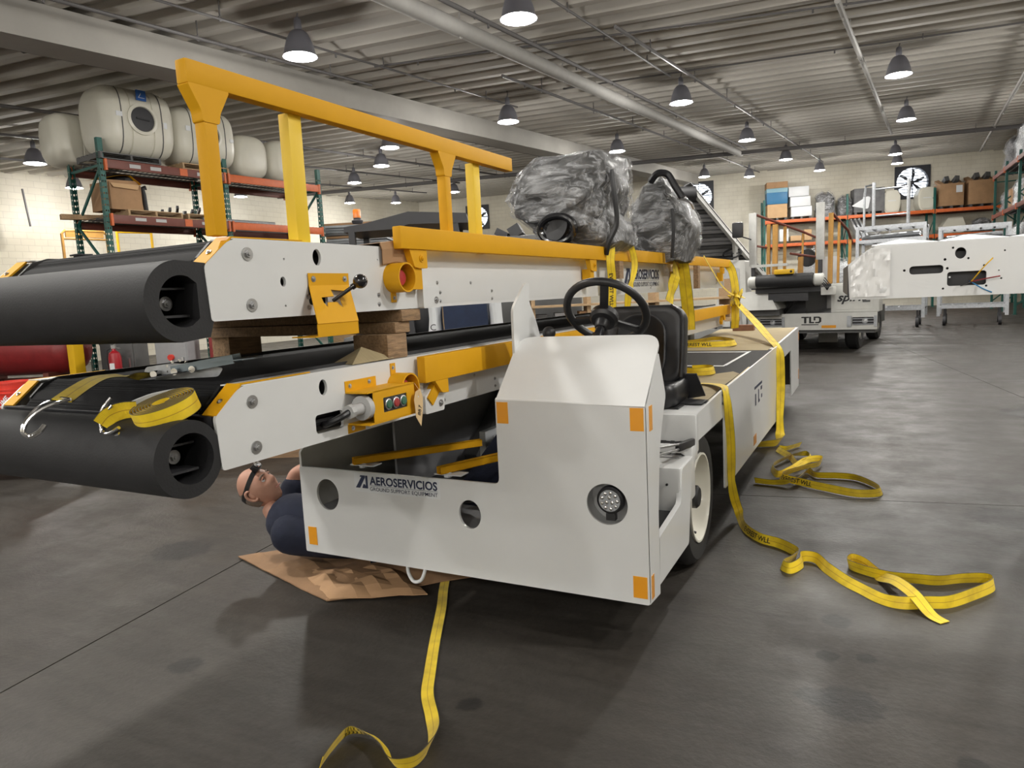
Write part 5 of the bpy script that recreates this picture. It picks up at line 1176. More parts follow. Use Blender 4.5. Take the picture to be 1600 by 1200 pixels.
def ex1(e):
    t = B(); t.tube([(.05+.125*cos(a), -.36-.01*sin(a), .20+.085*sin(a)) for a in [2*pi*i/30 for i in range(30)]], .024, 10, True); t.build('dark_ring', mat('gloss_black', (.01, .01, .012), .15, coat=.6), e)
    t = B(); t.lathe([(0, .02), (.09, .03), (.1, 0)], (.05, -.34, .20), (0, -1, 0), 20, sy=.7); t.build('dark_pad', VINYL, e)
    t = B(); t.tube(smoothpts([(.385, -.2, .56), (.405, -.22, .42), (.41, -.2, .22), (.36, -.22, .1), (.33, -.2, .02)], 6), .018, 6); t.build('black_band', BLACK, e)
wrapped(cw(-2.02, 4.75, 1.722), [(-.12, .30, -.2, .3, 0, .9), (-.16, .42, -.25, .35, .10, 1.), (-.22, .40, -.32, .4, .22, 1.), (-.36, .36, -.35, .4, .31, 1.), (-.40, .38, -.36, .42, .45, 1.02), (-.36, .40, -.34, .42, .58, 1.), (-.24, .38, -.3, .4, .69, .96), (-.1, .3, -.2, .3, .715, .8)], 'large plastic-wrapped seat on the upper conveyor, nearest the handrail', 3, ex1)
def ex2(e):
    t = B(); t.tube(smoothpts([(-.02, -.3, .66), (.05, -.34, .71), (.12, -.3, .70), (.18, -.3, .6), (.24, -.3, .5)], 6), .03, 8); t.build('dark_frame_tube', VINYL, e)
    t = B(); t.tube(smoothpts([(.20, -.3, .5), (.3, -.32, .46), (.33, -.3, .40)], 5), .012, 6); t.build('wire_guard', STEEL, e)
    t = B(); t.tube(smoothpts([(.16, -.33, .42), (.17, -.335, .25), (.15, -.33, .02)], 6), .016, 6); t.build('black_band', BLACK, e)
wrapped(cw(-1.76, 6.2, 1.722), [(-.2, .22, -.25, .3, 0, .95), (-.26, .27, -.28, .35, .15, 1.), (-.28, .30, -.3, .38, .3, 1.), (-.26, .22, -.3, .36, .48, 1.), (-.16, .12, -.28, .3, .62, .95), (-.08, .08, -.2, .25, .70, .8)], 'second plastic-wrapped seat behind the first, with a black tube on top', 5, ex2)
# ================================================================ the belt-loader tractor (nose towards us), built in world metres
TR = empty('loader_tractor', (-1.73, 6.0, 0), 'large white belt-loader tractor with steering wheel and black seat, in front', 'vehicle')
XL, XH, XRt, YF = -2.655, -1.475, -.80, 2.72
X3, Y3, Z3 = V((1, 0, 0)), V((0, 1, 0)), V((0, 0, 1))
t = B(); out = rpoly([(XL, .215), (XRt, .205), (XRt, 1.036), (XH, 1.05), (XH, .667), (XL, .672)], [.01, .01, .006, .02, .03, .012])
t.plate(out, [circ(-2.478, .535, .072, 32, .082), circ(-1.637, .512, .058, 32, .068), circ(-.972, .62, .09, 40, .088)], .014, (0, YF, 0), X3, Z3); fp = t.build('front_panel', WHITE, TR, 30)
t = B(); sl = V((0, .27, .26)); t.plate(rpoly([(XH, 0), (XRt, -.012), (XRt, 1.0*sl.length), (XH, sl.length)], [.0, .0, .075, .075], 7), [], .012, (0, YF+.004, 1.045), X3, sl.normalized()); t.build('hood_slope', WHITE, TR, 30)
t = B(); t.cyl((XH, YF+.012, 1.045), (XRt, YF+.012, 1.033), .012, n=12); t.build('hood_bend', WHITE, TR)
side = rpoly([(2.725, .206), (2.725, 1.04), (2.945, 1.235), (3.045, 1.035), (2.965, .905), (2.925, .8), (2.885, .55), (2.885, .19)], [.004, .01, .02, .02, .02, .02, .02, .004])
t = B(); t.plate(side, [], .012, (XRt, 0, 0), Y3, Z3); t.build('cowl_side', WHITE, TR, 30)
t = B(); t.plate(rpoly([(2.725, .55), (2.725, 1.04), (2.945, 1.235), (3.045, 1.035), (2.965, .905), (2.925, .55)], .01), [], .012, (XH+.012, 0, 0), Y3, Z3); t.build('cowl_side', WHITE, TR, 30)
# step sill, step and boxes
sill = rpoly([(2.886, .228), (3.434, .227), (3.535, .64), (3.325, .637), (3.29, .475), (2.90, .437)], [.004, .02, .015, .015, .03, .01])
t = B(); t.plate(sill, [], .025, (XRt-.001, 0, 0), Y3, Z3); t.build('step_sill', WHITE, TR, 30)
t = B(); t.box(-1.45, XRt-.03, 2.75, 3.30, .40, .43, .004); t.build('step_tread', TAPE, TR)
t = B(); t.box(-1.45, XRt-.004, 3.30, 3.62, .42, .642, .012); t.build('step_box', WHITE, TR)
t = B(); t.box(-1.5, XRt-.006, 3.565, 3.70, .60, .69, .01); t.build('step_riser', WHITE, TR)
t = B()
for k in range(2): t.box(-1.3, -.86, 3.50+.05*k, 3.515+.05*k, .642, .647)
t.build('tread_slots', GREY, TR, 0)
t = B(); t.box(-1.6, XRt, 3.645, 3.70, .64, .842, .012); t.box(-1.6, XRt-.002, 3.66, 4.0, .75, .841, .006); t.build('seat_box', WHITE, TR)
t = B(); t.cyl((-.87, 3.29, .56), (-.87, 3.301, .56), .006, n=8); t.build('small_hole', BLKT, TR)
t = B(); t.plate(rpoly([(3.66, .70), (4.40, .70), (4.40, .872), (3.66, .842)], .004), [], .012, (XRt, 0, 0), Y3, Z3); t.build('fender_side', WHITE, TR, 0)
t = B(); t.plate(rpoly([(4.38, .255), (7.10, .2), (7.14, .902), (4.38, .874)], [.01, .02, .01, .01]), [], .012, (XRt+.01, 0, 0), Y3, Z3); mp_ = t.build('side_panel', WHITE, TR, 30)
t = B(); t.plate(rpoly([(7.14, .902), (7.14, .715), (8.5, .74), (8.55, .21), (9.46, .21), (9.46, .94)], [.0, .01, .02, .01, .02, .01]), [], .012, (XRt, 0, 0), Y3, Z3); t.build('rear_side', WHITE, TR, 30)
t = B(); t.box(-2.62, XRt, 9.45, 9.462, .22, .935); t.build('rear_panel', WHITE, TR, 0)
t = B(); t.loft([[V((-1.76, 4.0, .830)), V((XRt-.002, 4.0, .842)), V((XRt-.002, 4.0, .80)), V((-1.76, 4.0, .80))], [V((-1.76, 9.46, .925)), V((XRt-.002, 9.46, .937)), V((XRt-.002, 9.46, .9)), V((-1.76, 9.46, .9))]]); t.build('deck', WHITE, TR, 0)
t = B(); t.plate([(4.0, .3), (9.45, .3), (9.45, .92), (4.0, .83)], [], .02, (-1.75, 0, 0), -Y3 if False else Y3, Z3); t.build('deck_inner_wall', WHITE, TR, 0)
for y in (4.36, 4.36, 7.1):
    for z in (.845, .79): t = B(); screw(t, (XRt+.001, y, z), (1, 0, 0), .011); t.build('bolt', STEEL, TR)
# inside of the open bay
lp_ = rpoly([(2.725, .215), (2.725, .75), (3.05, .965), (5.6, .985), (5.6, .215)], [.004, .01, .1, .02, .01])
t = B(); t.plate(lp_, [], .014, (XL+.014, 0, 0), Y3, Z3); t.build('left_panel', WHITE2, TR, 30)
t = B(); t.box(XL+.02, -1.5, 2.75, 5.5, .40, .43); t.build('bay_floor', GREY, TR, 0)
t = B(); t.box(XL+.02, -1.55, 5.5, 5.55, .3, .9); t.box(-1.50, -1.475, 3.05, 5.5, .3, .80); t.build('bay_wall', GREYD, TR, 0)
t = B(); t.loft([[V((-2.0, 3.1, .43)), V((-1.52, 3.05, .43)), V((-1.52, 3.6, .43)), V((-2.0, 3.7, .43))], [V((-1.70, 3.55, .98)), V((-1.52, 3.5, .98)), V((-1.52, 3.7, .98)), V((-1.70, 3.75, .98))]]); t.build('mud_flap', NAVY, TR, 0)
for p, q, w_ in (((-2.30, 3.9, .45), (-2.30, 4.7, 1.0), .09), ((-1.95, 4.0, .45), (-1.95, 4.75, 1.0), .09), ((-2.1, 6.6, .5), (-2.1, 7.0, 1.02), .7)): t = B(); t.beam(p, q, w_, .11); t.build('lift_arm', GREYD, TR, 0)
t = B(); t.box(-2.40, -2.385, 3.2, 5.5, .43, .98); t.build('wheel_arch', GREY, TR, 0)
t = B(); t.box(-2.2, -1.75, 3.15, 3.5, .43, .52, .03); t.tube(smoothpts([(-2.0, 2.85, .45), (-1.75, 2.95, .52), (-1.6, 2.86, .5), (-1.55, 3.2, .6)], 6), .025, 8); t.build('hydraulic_block', DARK, TR)
t = B(); t.box(-2.04, -2.0, 3.55, 3.8, .44, .72); t.build('bracket_plate', STICK, TR, 0)
for p, q in (((-2.363, 2.80, .70), (-1.93, 3.37, .70)), ((-1.811, 2.75, .70), (-1.5, 3.46, .70))):
    p, q = V(p), V(q); t = B(); d = (q-p).normalized(); s = d.cross(Z3)*.0165
    for o_ in (s, -s): t.beam(p+o_, q+o_, .003, .036)
    for zz in (.0165, -.0165): t.beam(p+Z3*zz, q+Z3*zz, .036, .003)
    tb = t.build('yellow_tube', YEL, TR, 0)
    t = B(); c = p+d*.05; t.box(c.x-.06, c.x+.09, c.y-.03, c.y+.04, .674, .679); t.cyl((c.x, c.y, .66), (c.x, c.y, .684), .02, n=10); t.build('tube_clip', STICK, tb, 0)
t = B()
for x0, x1 in ((-2.6, -2.4), (-2.2, -2.0)): pass
t.box(-2.66, -1.75, 5.5, 9.4, .3, .42); t.box(-2.66, -2.55, 5.5, 9.4, .42, .80); t.box(-1.70, -1.15, 3.95, 9.4, .34, .80); t.box(-2.5, -1.1, 3.5, 3.95, .26, .40); t.build('chassis_frame', DARK, TR, 0)
# posts carrying the conveyor at the back
t = B(); t.box(-2.5, -2.2, 8.2, 8.4, .42, 1.025); t.box(-2.0, -1.85, 8.2, 8.4, .42, 1.025); t.build('boom_pivot', WHITE2, TR, 0)
# wheels
def wheel(x, y, s, r=.372):
    t = B(); t.lathe([(.235, -.22), (.33, -.22), (.355, -.20), (.368, -.17), (r, -.11), (.368, -.05), (.355, -.02), (.33, 0), (.27, .0), (.245, -.006), (.235, -.02), (.235, -.22)], (x, y, r), (s, 0, 0), 48); ty = t.build('tyre', RUBT, TR)
    t = B()
    for k in (-.155, -.11, -.065): t.lathe([(r+.001, k-.012), (r+.0035, k-.010), (r+.0035, k+.010), (r+.001, k+.012)], (x, y, r), (s, 0, 0), 48)
    t.build('tread_ribs', RUBT, ty)
    t = B(); t.lathe([(0, -.15), (.11, -.15), (.14, -.135), (.175, -.135), (.19, -.1), (.212, -.06), (.218, -.02), (.232, .003), (.243, .003), (.243, -.02), (.23, -.06), (.235, -.22), (0, -.22)], (x, y, r), (s, 0, 0), 40); rm = t.build('rim', CREAM, ty)
    t = B(); t.lathe([(0, -.005), (.05, -.008), (.062, -.02), (.064, -.15)], (x, y, r), (s, 0, 0), 24); t.build('hub_cap', BLACK, ty)
    t = B(); t.cyl((x-s*.1, y-.06, r-.16), (x-s*.02, y-.04, r-.19), .007, n=8); t.build('valve', BLACK, ty)
wheel(-.815, 3.79, 1, .364); wheel(-2.62, 3.9, -1); wheel(-.83, 7.85, 1); wheel(-2.62, 7.85, -1)
t = B(); t.cyl((-2.5, 3.745, .372), (-1.0, 3.745, .372), .05, n=12); t.cyl((-2.5, 7.85, .372), (-1.0, 7.85, .372), .05, n=12); t.build('axle', DARK, TR)
# head lamp
t = B(); t.lathe([(.10, 0), (.10, .09), (.0, .09)], (-.972, YF+.012, .62), (0, 1, 0), 32); hl = t.build('lamp_well', LGREY, TR)
t = B(); t.lathe([(0, -.0), (.05, 0), (.058, .006), (.06, .03), (.045, .055), (0, .06)], (-.965, YF+.014, .632), (0, 1, 0), 28); t.box(-.985, -.945, YF+.02, YF+.05, .545, .575); lh = t.build('lamp_body', PLAST, hl)
t = B(); t.lathe([(.0, 0), (.046, 0), (.046, .004)], (-.965, YF+.0125, .632), (0, 1, 0), 24); t.build('lamp_reflector', GALV, hl)
led = None
for i, (a, r_) in enumerate([(2*pi*k/9, .034) for k in range(9)]+[(pi/2+2*pi*k/3, .014) for k in range(3)]):
    if led is None: t = B(); t.sphere((0, 0, 0), .0085, 10, 6, (1, .5, 1)); led = t.build('led_lens', CHROME, hl); q = led
    else: q = led.copy(); COL.objects.link(q)
    q.location = (-.965+r_*cos(a), YF+.011, .632+r_*sin(a))
# reflectors
def refl(x0, x1, z0, z1): t = B(); t.box(x0, x1, YF-.0022, YF+.001, z0, z1); t.build('reflector', AMBER, TR, 0)
refl(-1.468, -1.413, .945, 1.04); refl(-.862, -.806, .936, 1.030); refl(-.868, -.808, .232, .325); refl(-2.628, -2.573, .256, .352)
t = B(); t.box(XRt-.001, XRt+.002, 2.776, 2.82, .925, 1.028); t.build('reflector', AMBER, TR, 0)
t = B(); 
for k in range(3): t.box(XRt-.001, XRt+.002, 2.753+.013*k, 2.763+.013*k, .218, .318)
t.build('reflector', AMBER, TR, 0)
t = B(); t.box(XRt+.008, XRt+.012, 5.56, 5.70, .27, .345); t.box(XRt-.001, XRt+.003, 9.40, 9.455, .3, .42); t.box(XRt-.001, XRt+.003, 9.40, 9.455, .78, .88); t.build('reflector', mat('dull_amber', (.55, .24, .05), .5), TR, 0)
brand(fp, (-2.297, YF-.0006, .569), X3, Z3, .505)
# partly hidden emblem on the flank
k = .15; y0 = 5.62; 
t = B()
for p in ([(0, .86*k), (.42, .86*k), (.42, k), (0, k)], [(.03, .0), (.08, 0), (.08, .6*k), (.03, .6*k)], [(.2, .1*k), (.24, .1*k), (.24, .7*k), (.2, .7*k)], [(.2, .0), (.28, .0), (.28, .14*k), (.2, .14*k)], [(.34, .55*k), (.42, .55*k), (.42, .75*k), (.34, .75*k)], [(.37, .1*k), (.42, .1*k), (.42, .3*k), (.37, .3*k)]):
    t.plate(p, [], .001, (XRt+.0115, y0, .565), Y3, Z3)
t.build('emblem', NAVYT, mp_, 0)
# tow eye
t = B(); t.tube(smoothpts([(-2.034, 2.76, .22), (-2.032, 2.755, .17), (-2.0, 2.75, .128), (-1.955, 2.75, .14), (-1.932, 2.755, .19), (-1.932, 2.76, .222)], 6), .009, 10); t.build('tow_eye', STICK, TR)
# guard plate and hydraulic lever by the driver
t = B(); t.plate(rpoly([(2.92, 1.05), (2.925, 1.44), (3.065, 1.555), (3.115, 1.555), (3.10, 1.47), (3.17, 1.38), (3.22, 1.28), (3.22, 1.05)], [.0, .03, .02, .015, .02, .05, .03, 0]), [], .012, (XH+.008, 0, 0), Y3, Z3); t.build('guard_plate', WHITE, TR, 30)
t = B(); t.sphere((-1.347, 3.05, 1.318), .031, 20, 12); t.cyl((-1.347, 3.05, 1.3), (-1.347, 3.1, 1.0), .008); t.build('lever_knob', PLAST, TR)
# steering wheel on its column
hc = V((-1.115, 3.20, 1.402)); ax = V((0, .75, .66)).normalized(); sx = X3; sy = ax.cross(sx)
ring = lambda r, n=40: [hc+sx*r*cos(a)+sy*r*sin(a) for a in [2*pi*i/n for i in range(n)]]
t = B(); t.tube(ring(.190), .019, 12, True); sw = t.build('steering_wheel', PLAST, TR)
for a in (rad(-78), rad(42), rad(162)):
    q = hc+(sx*cos(a)+sy*sin(a))*.19; m_ = hc+(sx*cos(a)+sy*sin(a))*.05-ax*.035; t = B(); t.beam(m_, q, .04, .016, ax, .006); t.build('spoke', PLAST, sw)
t = B(); t.lathe([(0, .0), (.05, -.002), (.066, -.02), (.068, -.05), (.056, -.064), (.034, -.068), (.032, -.10), (.026, -.11), (0, -.11)], hc, ax, 28); t.build('hub', PLAST, sw)
t = B(); t.cyl(hc-ax*.10, hc-ax*.46, .022, n=18); t.cyl(hc-ax*.16, hc-ax*.46, .03, n=18); t.build('column', mat('gloss_black', (.01, .01, .012), .15, coat=.6), sw)
# seat
def pad(rings, name, parent, m=VINYL): t = B(); t.loft(rings); return t.build(name, m, parent, 60)
def rr3(cx, w_, h_, o_, ux, uz, r_=.06, bulge=0):
    return [V(o_)+V(ux)*p[0]+V(uz)*p[1] for p in rrect(-w_/2, w_/2, 0, h_, r_, 5)]
so = V((-1.20, 4.06, .935)); bz = V((0, .17, .985)).normalized(); by = V((0, -.985, .17))
bk_ = empty('seat', (0, 0, 0)); bk_.parent = TR
rg = [(-.085, .94), (-.07, .985), (-.03, 1.), (.03, 1.), (.06, .97), (.07, .90), (.062, .8)]
pad([[so+X3*(p[0]*k)+bz*(.235+(p[1]-.235)*k)+by*d for p in rrect(-.245, .245, 0, .47, .085, 6)] for d, k in rg], 'backrest', bk_)
pad([[so+X3*(p[0]*k)+bz*(.23+(p[1]-.21)*k)+by*d for p in rrect(-.15, .15, 0, .40, .13, 8)] for d, k in ((.06, 1.0), (.076, .99), (.078, .93), (.068, .88))], 'back_cushion', bk_)
co = V((-1.19, 3.76, .845))
pad([[co+X3*(p[0]*k)+V((0, .21+(p[1]-.21)*k, z_)) for p in rrect(-.25, .25, 0, .42, .07, 6)] for z_, k in ((0, .9), (.02, .97), (.06, 1.), (.10, 1.), (.125, .97), (.135, .9), (.125, .78))], 'cushion', bk_)
t = B(); t.tube(smoothpts([so+X3*.235+by*.06+bz*.05, so+X3*.243+by*.065+bz*.25, so+X3*.235+by*.065+bz*.40, so+X3*.17+by*.062+bz*.46], 6), .012, 8); t.build('piping', VINYL, bk_)
t = B(); t.box(-1.40, -.93, 3.80, 4.2, .838, .85); t.build('seat_base', PLAST, bk_, 0)
t = B(); t.plate([(-.01, .0), (.06, .0), (.10, -.14), (-.005, -.16)], [], .01, (-.955, 4.10, 1.0), X3, (0, -.3, .95)); t.box(-1.0, -.835, 3.95, 4.1, .846, .853); t.build('belt_anchor', DARK, bk_, 0)
# parking lever beside the step
t = B(); t.cyl((-.86, 3.02, .795), (-.83, 3.42, .735), .006); t.cyl((-.86, 3.02, .76), (-.83, 3.40, .715), .006); lv = t.build('side_lever', STEEL, TR)
t = B(); t.beam((-.835, 3.38, .725), (-.82, 3.64, .70), .028, .04, bev=.008); t.build('lever_grip', PLAST, lv)
t = B(); t.lathe([(0, 0), (.06, 0), (.06, .01), (0, .01)], (-.868, 2.985, .78), (0, 1, 0), 20, sx=.5); t.build('lever_slot', BLKT, TR)
# protective paper and grip tape on the deck
dz = lambda y: .842+(y-4.0)*.01745
def sheet(name, pts, m, lift=.002, th=.0015):
    t = B(); P_ = [V((x, y, dz(y)+lift)) for x, y in pts]; n = len(P_); t.add(P_+[p-Z3*th for p in P_], [tuple(range(n)), tuple(range(2*n-1, n-1, -1))]+[(i, n+i, n+(i+1) % n, (i+1) % n) for i in range(n)]); return t.build(name, m, TR, 0)
sheet('deck_tape', [(-1.74, 4.02), (-.805, 4.02), (-.805, 6.9), (-1.74, 6.9)], TAPE, .001)
random.seed(11)
edge = [(-.83-.02*random.random(), 4.12+.28*k) for k in range(5)]; rip = [(-.9, 5.35), (-1.0, 5.22), (-1.1, 5.36), (-1.25, 5.30), (-1.4, 5.45), (-1.55, 5.30), (-1.73, 5.40)]
sheet('deck_paper', [(-1.73, 4.05), (-.86, 4.05)]+edge+rip, PAPER, .0028)
sheet('deck_paper', [(-1.73, 6.82), (-.84, 6.80), (-.83, 7.4), (-1.73, 7.42)], PAPER, .0028); sheet('deck_paper', [(-1.73, 7.43), (-.83, 7.41), (-.83, 9.40), (-1.73, 9.40)], PAPER, .0028)
for a, c in (((-1.70, 6.72), (-.98, 6.70)), ((-1.70, 5.72), (-1.02, 5.70))): sheet('white_line', [a, c, (c[0], c[1]-.05), (a[0], a[1]-.05)], STICK, .0024)
sheet('white_line', [(-1.01, 5.70), (-.97, 6.72), (-.995, 6.72), (-1.035, 5.70)], STICK, .0024)
sheet('masking_tape', [(-.83, 4.1), (-.808, 4.1), (-.808, 5.6), (-.83, 5.6)], mat('cream_tape', (.70, .62, .38), .7), .004)
for ch in TR.children: ch.location = V(ch.location)-TR.location
# brick-coloured wood block on the rear deck
t = B(); t.box(-1.52, -1.27, 9.02, 9.12, dz(9.1)+.003, dz(9.1)+.075, .004); tag(t.build('wood_block', mat('reddish_wood', (.30, .15, .10), .8, noise=.3), None, 0), 'small reddish wood block standing on the tractor rear deck', 'block')
# ================================================================ webbing
H2 = pi/2
FL_ = .0035
def fl(*p): return [(x, y, z) for x, y, z in p]
# 1: long strap from under the tractor to the lower edge of the picture
pts = [(-2.35, 3.75, .004), (-2.03, 3.08, .004), (-1.86, 2.77, .004), (-1.71, 2.48, .004), (-1.58, 2.24, .004), (-1.50, 2.10, .005), (-1.405, 1.985, .006), (-1.335, 1.89, .018), (-1.295, 1.795, .028), (-1.30, 1.72, .028), (-1.36, 1.69, .028), (-1.44, 1.745, .03), (-1.52, 1.775, .032), (-1.60, 1.765, .034), (-1.60, 1.68, .028), (-1.58, 1.60, .026)]
tw = [0, 0, 0, 0, 0, .05, .1, .7, 1.25, 1.3, 1.1, .9, .7, 1.1, 1.2, 1.2]
o = ribbon('tie_down_strap', pts, tw, .05, prints=[(13, '3333 LBS', .018, -1, True, .05), (13, '1515 KG', .018, -1, True, -.45), (12, '3333 LBS', .018, 1, False, .05), (12, '1515 KG', .018, 1, False, -.42)]); tag(o, 'yellow webbing strap lying flat from under the tractor towards the lower picture edge', 'strap', 'yellow tie-down straps')
# 2: strap over the deck edge by the seat, down the flank and out across the floor
pts = [(-1.2, 4.62, .862), (-1.06, 4.70, .862), (-.93, 4.66, .868), (-.84, 4.52, .878), (-.792, 4.40, .872), (-.772, 4.37, .80), (-.768, 4.40, .68), (-.768, 4.45, .54), (-.768, 4.46, .40), (-.768, 4.46, .28), (-.762, 4.52, .16), (-.74, 4.55, .06), (-.68, 4.36, .03), (-.57, 4.20, .027), (-.46, 4.14, .027), (-.385, 4.07, .027), (-.345, 4.0, .027), (-.37, 3.90, .027), (-.405, 3.82, .027), (-.36, 3.775, .027), (-.315, 3.86, .03), (-.315, 3.96, .03), (-.25, 3.96, .03), (-.19, 3.85, .024), (-.10, 3.72, .02), (-.02, 3.63, .02), (.06, 3.55, .02), (.14, 3.52, .026), (.24, 3.56, .027), (.33, 3.60, .027), (.43, 3.72, .027), (.53, 3.87, .027), (.52, 3.95, .027), (.42, 3.92, .027), (.31, 3.85, .027), (.21, 3.83, .03), (.10, 3.82, .03), (-.01, 3.86, .03), (-.09, 3.93, .028), (-.075, 4.01, .028), (-.02, 3.97, .028), (.05, 3.84, .02), (.12, 3.70, .056), (.19, 3.56, .056), (.25, 3.47, .012), (.30, 3.42, .004)]
tw = [0, 0, 0, (.3, .9, 0), (.3, 1, 0), (.6, .8, 0), (.75, .65, 0), (.8, .6, 0), (.8, .6, 0), (.6, .8, 0), (.9, .4, 0), (.6, .5, .6)]+[1.25]*11+[.95, .75, .6, .7, 1.1]+[1.35]*13+[.9, .5, .3, .1, 0]
o = ribbon('tie_down_strap', pts, tw, .058, prints=[(12, 'EVEREST WLL', .03, 1, False, -.27)]); tag(o, 'yellow webbing strap hanging behind the front wheel and looping out over the floor', 'strap', 'yellow tie-down straps')
# 3: strap from the rear knot across the deck corner, down the flank
pts = [(-1.50, 8.75, 1.38), (-1.36, 8.6, 1.25), (-1.10, 8.0, 1.08), (-.90, 7.40, .965), (-.80, 7.12, .905), (-.762, 7.06, .84), (-.755, 7.05, .70), (-.755, 7.06, .50), (-.755, 6.98, .25), (-.75, 6.95, .10), (-.74, 6.80, .05), (-.85, 6.72, .04), (-1.0, 6.68, .03), (-1.2, 6.7, .004)]
tw = [(.5, .6, 0), (.5, .7, 0), (.7, .7, .1), (.6, .8, 0), (.5, .8, 0), (.7, .7, 0), (.8, .6, 0), (.8, .6, 0), (.6, .8, 0), (.7, .7, .2), 1., .9, .6, 0]
o = ribbon('tie_down_strap', pts, tw, .09); tag(o, 'yellow strap from the rear knot over the deck corner and down beside the rear wheel', 'strap', 'yellow tie-down straps')
# 4: heap of strap on the floor
pts = [(-.56, 6.82, .03), (-.66, 6.62, .03), (-.73, 6.58, .03), (-.60, 6.30, .03), (-.52, 6.05, .03), (-.44, 6.22, .035), (-.46, 6.42, .035), (-.56, 6.36, .04), (-.66, 6.12, .035), (-.70, 5.92, .03), (-.63, 5.68, .03), (-.54, 5.84, .04), (-.46, 6.14, .045), (-.36, 6.22, .045), (-.36, 6.04, .045), (-.48, 5.86, .045), (-.60, 5.62, .035), (-.42, 5.48, .03), (-.23, 5.37, .03), (-.07, 5.30, .03), (.06, 5.36, .03), (.06, 5.50, .03), (-.07, 5.72, .03), (-.20, 5.76, .03), (-.36, 5.74, .03), (-.43, 5.84, .035), (-.49, 5.46, .056), (-.62, 5.44, .03), (-.77, 5.46, .03)]
o = ribbon('tie_down_strap', pts, [1.1, 1.1, .9, 1.1, 1.2, 1.2, .9, .7, 1., 1.2, 1.2, .9, .8, 1.1, 1.2, 1., 1.1]+[1.2]*7+[1.1, .9, .6, 1., 1.1], .055, prints=[(16, 'EVEREST WLL', .032, 1, False, -.28)]); tag(o, 'tangled heap of yellow webbing on the floor beside the tractor flank', 'strap', 'yellow tie-down straps')
# 5: loops on the deck
z = dz(7.2)+.01
o = ribbon('tie_down_strap', [(-1.68, 7.0, z+.03), (-1.5, 6.98, z+.03), (-1.3, 7.0, z+.03), (-1.2, 7.12, z+.03), (-1.22, 7.34, z+.03), (-1.4, 7.5, z+.05), (-1.56, 7.42, z+.04), (-1.7, 7.25, z+.03)], [1.2, 1.2, 1.2, 1.2, 1., .7, .7, .9], .06, prints=[(0, 'EVEREST WLL', .034, 1, False, -.28)]); tag(o, 'loop of printed yellow webbing lying on the deck behind the seat', 'strap', 'yellow tie-down straps')
z = dz(5.2)+.006
o = ribbon('tie_down_strap', [(-1.22, 5.12, z+.03), (-1.10, 5.05, z+.03), (-1.02, 5.10, z+.03), (-1.01, 5.22, z+.03), (-1.08, 5.30, z+.03), (-1.18, 5.26, z+.03)], [1.3]*6, .055); tag(o, 'small curl of yellow webbing standing on the deck by the seat', 'strap', 'yellow tie-down straps')
# 6: straps around the upper conveyor rail
def hang(pts, tw, w_, label, **k):
    o = ribbon('tie_down_strap', [tuple(cw(*p)) for p in pts], tw, w_, **k); return tag(o, label, 'strap', 'yellow tie-down straps')
xo = -1.683
hang([(-1.80, 4.60, 1.735), (-1.71, 4.58, 1.85), (xo, 4.62, 1.80), (xo+.01, 4.58, 1.70), (xo+.01, 4.60, 1.56), (xo+.005, 4.6, 1.42), (xo, 4.62, 1.30)], [(.3, 1, 0), (.5, .8, 0), (.8, .6, 0), (.8, .5, 0), (.8, .5, 0), (.8, .6, 0), (.8, .6, 0)], .058, 'yellow webbing dropping from the rail just above the steering wheel, left of two', prints=[(.42, 'EVEREST WLL', .026, 1, False, -.3)])
hang([(-1.70, 4.66, 1.80), (-1.69, 4.72, 1.86), (-1.68, 4.86, 1.87), (xo+.02, 4.99, 1.80), (xo+.03, 5.03, 1.68), (xo+.03, 4.95, 1.56), (xo+.02, 4.90, 1.46), (xo, 4.92, 1.34)], [(.6, 1, 0), (.4, 1, .3), (.3, .8, .5), (.6, 1, 0), (.8, .7, 0), (.2, 1, 0), (.9, .3, 0), (.3, 1, 0)], .05, 'yellow webbing loop standing above the rail over the steering wheel, right of two')
hang([(-1.78, 6.36, 1.738), (-1.70, 6.36, 1.81), (xo+.005, 6.40, 1.80), (xo+.012, 6.46, 1.66), (xo+.012, 6.54, 1.48), (xo+.012, 6.62, 1.24), (xo+.012, 6.64, 1.10)], [(.3, 1, 0), (.5, .8, 0), (.85, .5, 0), (.9, .4, 0), (.95, .3, 0), (.95, .3, 0), (.95, .3, 0)], .11, 'wide yellow webbing dropping from the rail behind the seat')
hang([(xo+.015, 6.12, 1.71), (xo+.02, 6.18, 1.62), (xo+.03, 6.06, 1.54), (xo+.02, 6.02, 1.46), (xo+.02, 5.95, 1.38)], [(0, 1, 0), (.4, 1, 0), (.8, .4, 0), (.3, 1, 0), (.5, 1, 0)], .09, 'short crumpled yellow webbing tied to the rail bracket behind the seat')
hang([(-1.72, 8.66, 1.75), (xo+.01, 8.70, 1.66), (xo+.04, 8.70, 1.50), (xo+.05, 8.68, 1.38), (xo+.05, 8.66, 1.28), (xo+.06, 8.60, 1.10), (xo+.05, 8.62, .99)], [(.8, .6, 0)]*7, .10, 'yellow webbing wound down around the tail ends of both conveyors')
hang([(xo+.005, 7.3, 1.80), (xo+.02, 7.6, 1.66), (xo+.03, 8.0, 1.50), (xo+.05, 8.4, 1.40), (xo+.07, 8.64, 1.37)], [(0, .3, 1)]*5, .022, 'thin yellow cord running from the rail down to the rear knot')
random.seed(8); kn = [(xo+.07+.05*cos(i*2.1), 8.68+.17*cos(i*1.7), 1.34+.09*sin(i*2.6)) for i in range(12)]
hang(kn, [(random.random()-.5, random.random(), random.random()) for _ in kn], .05, 'knotted yellow webbing at the tail ends of the conveyors')
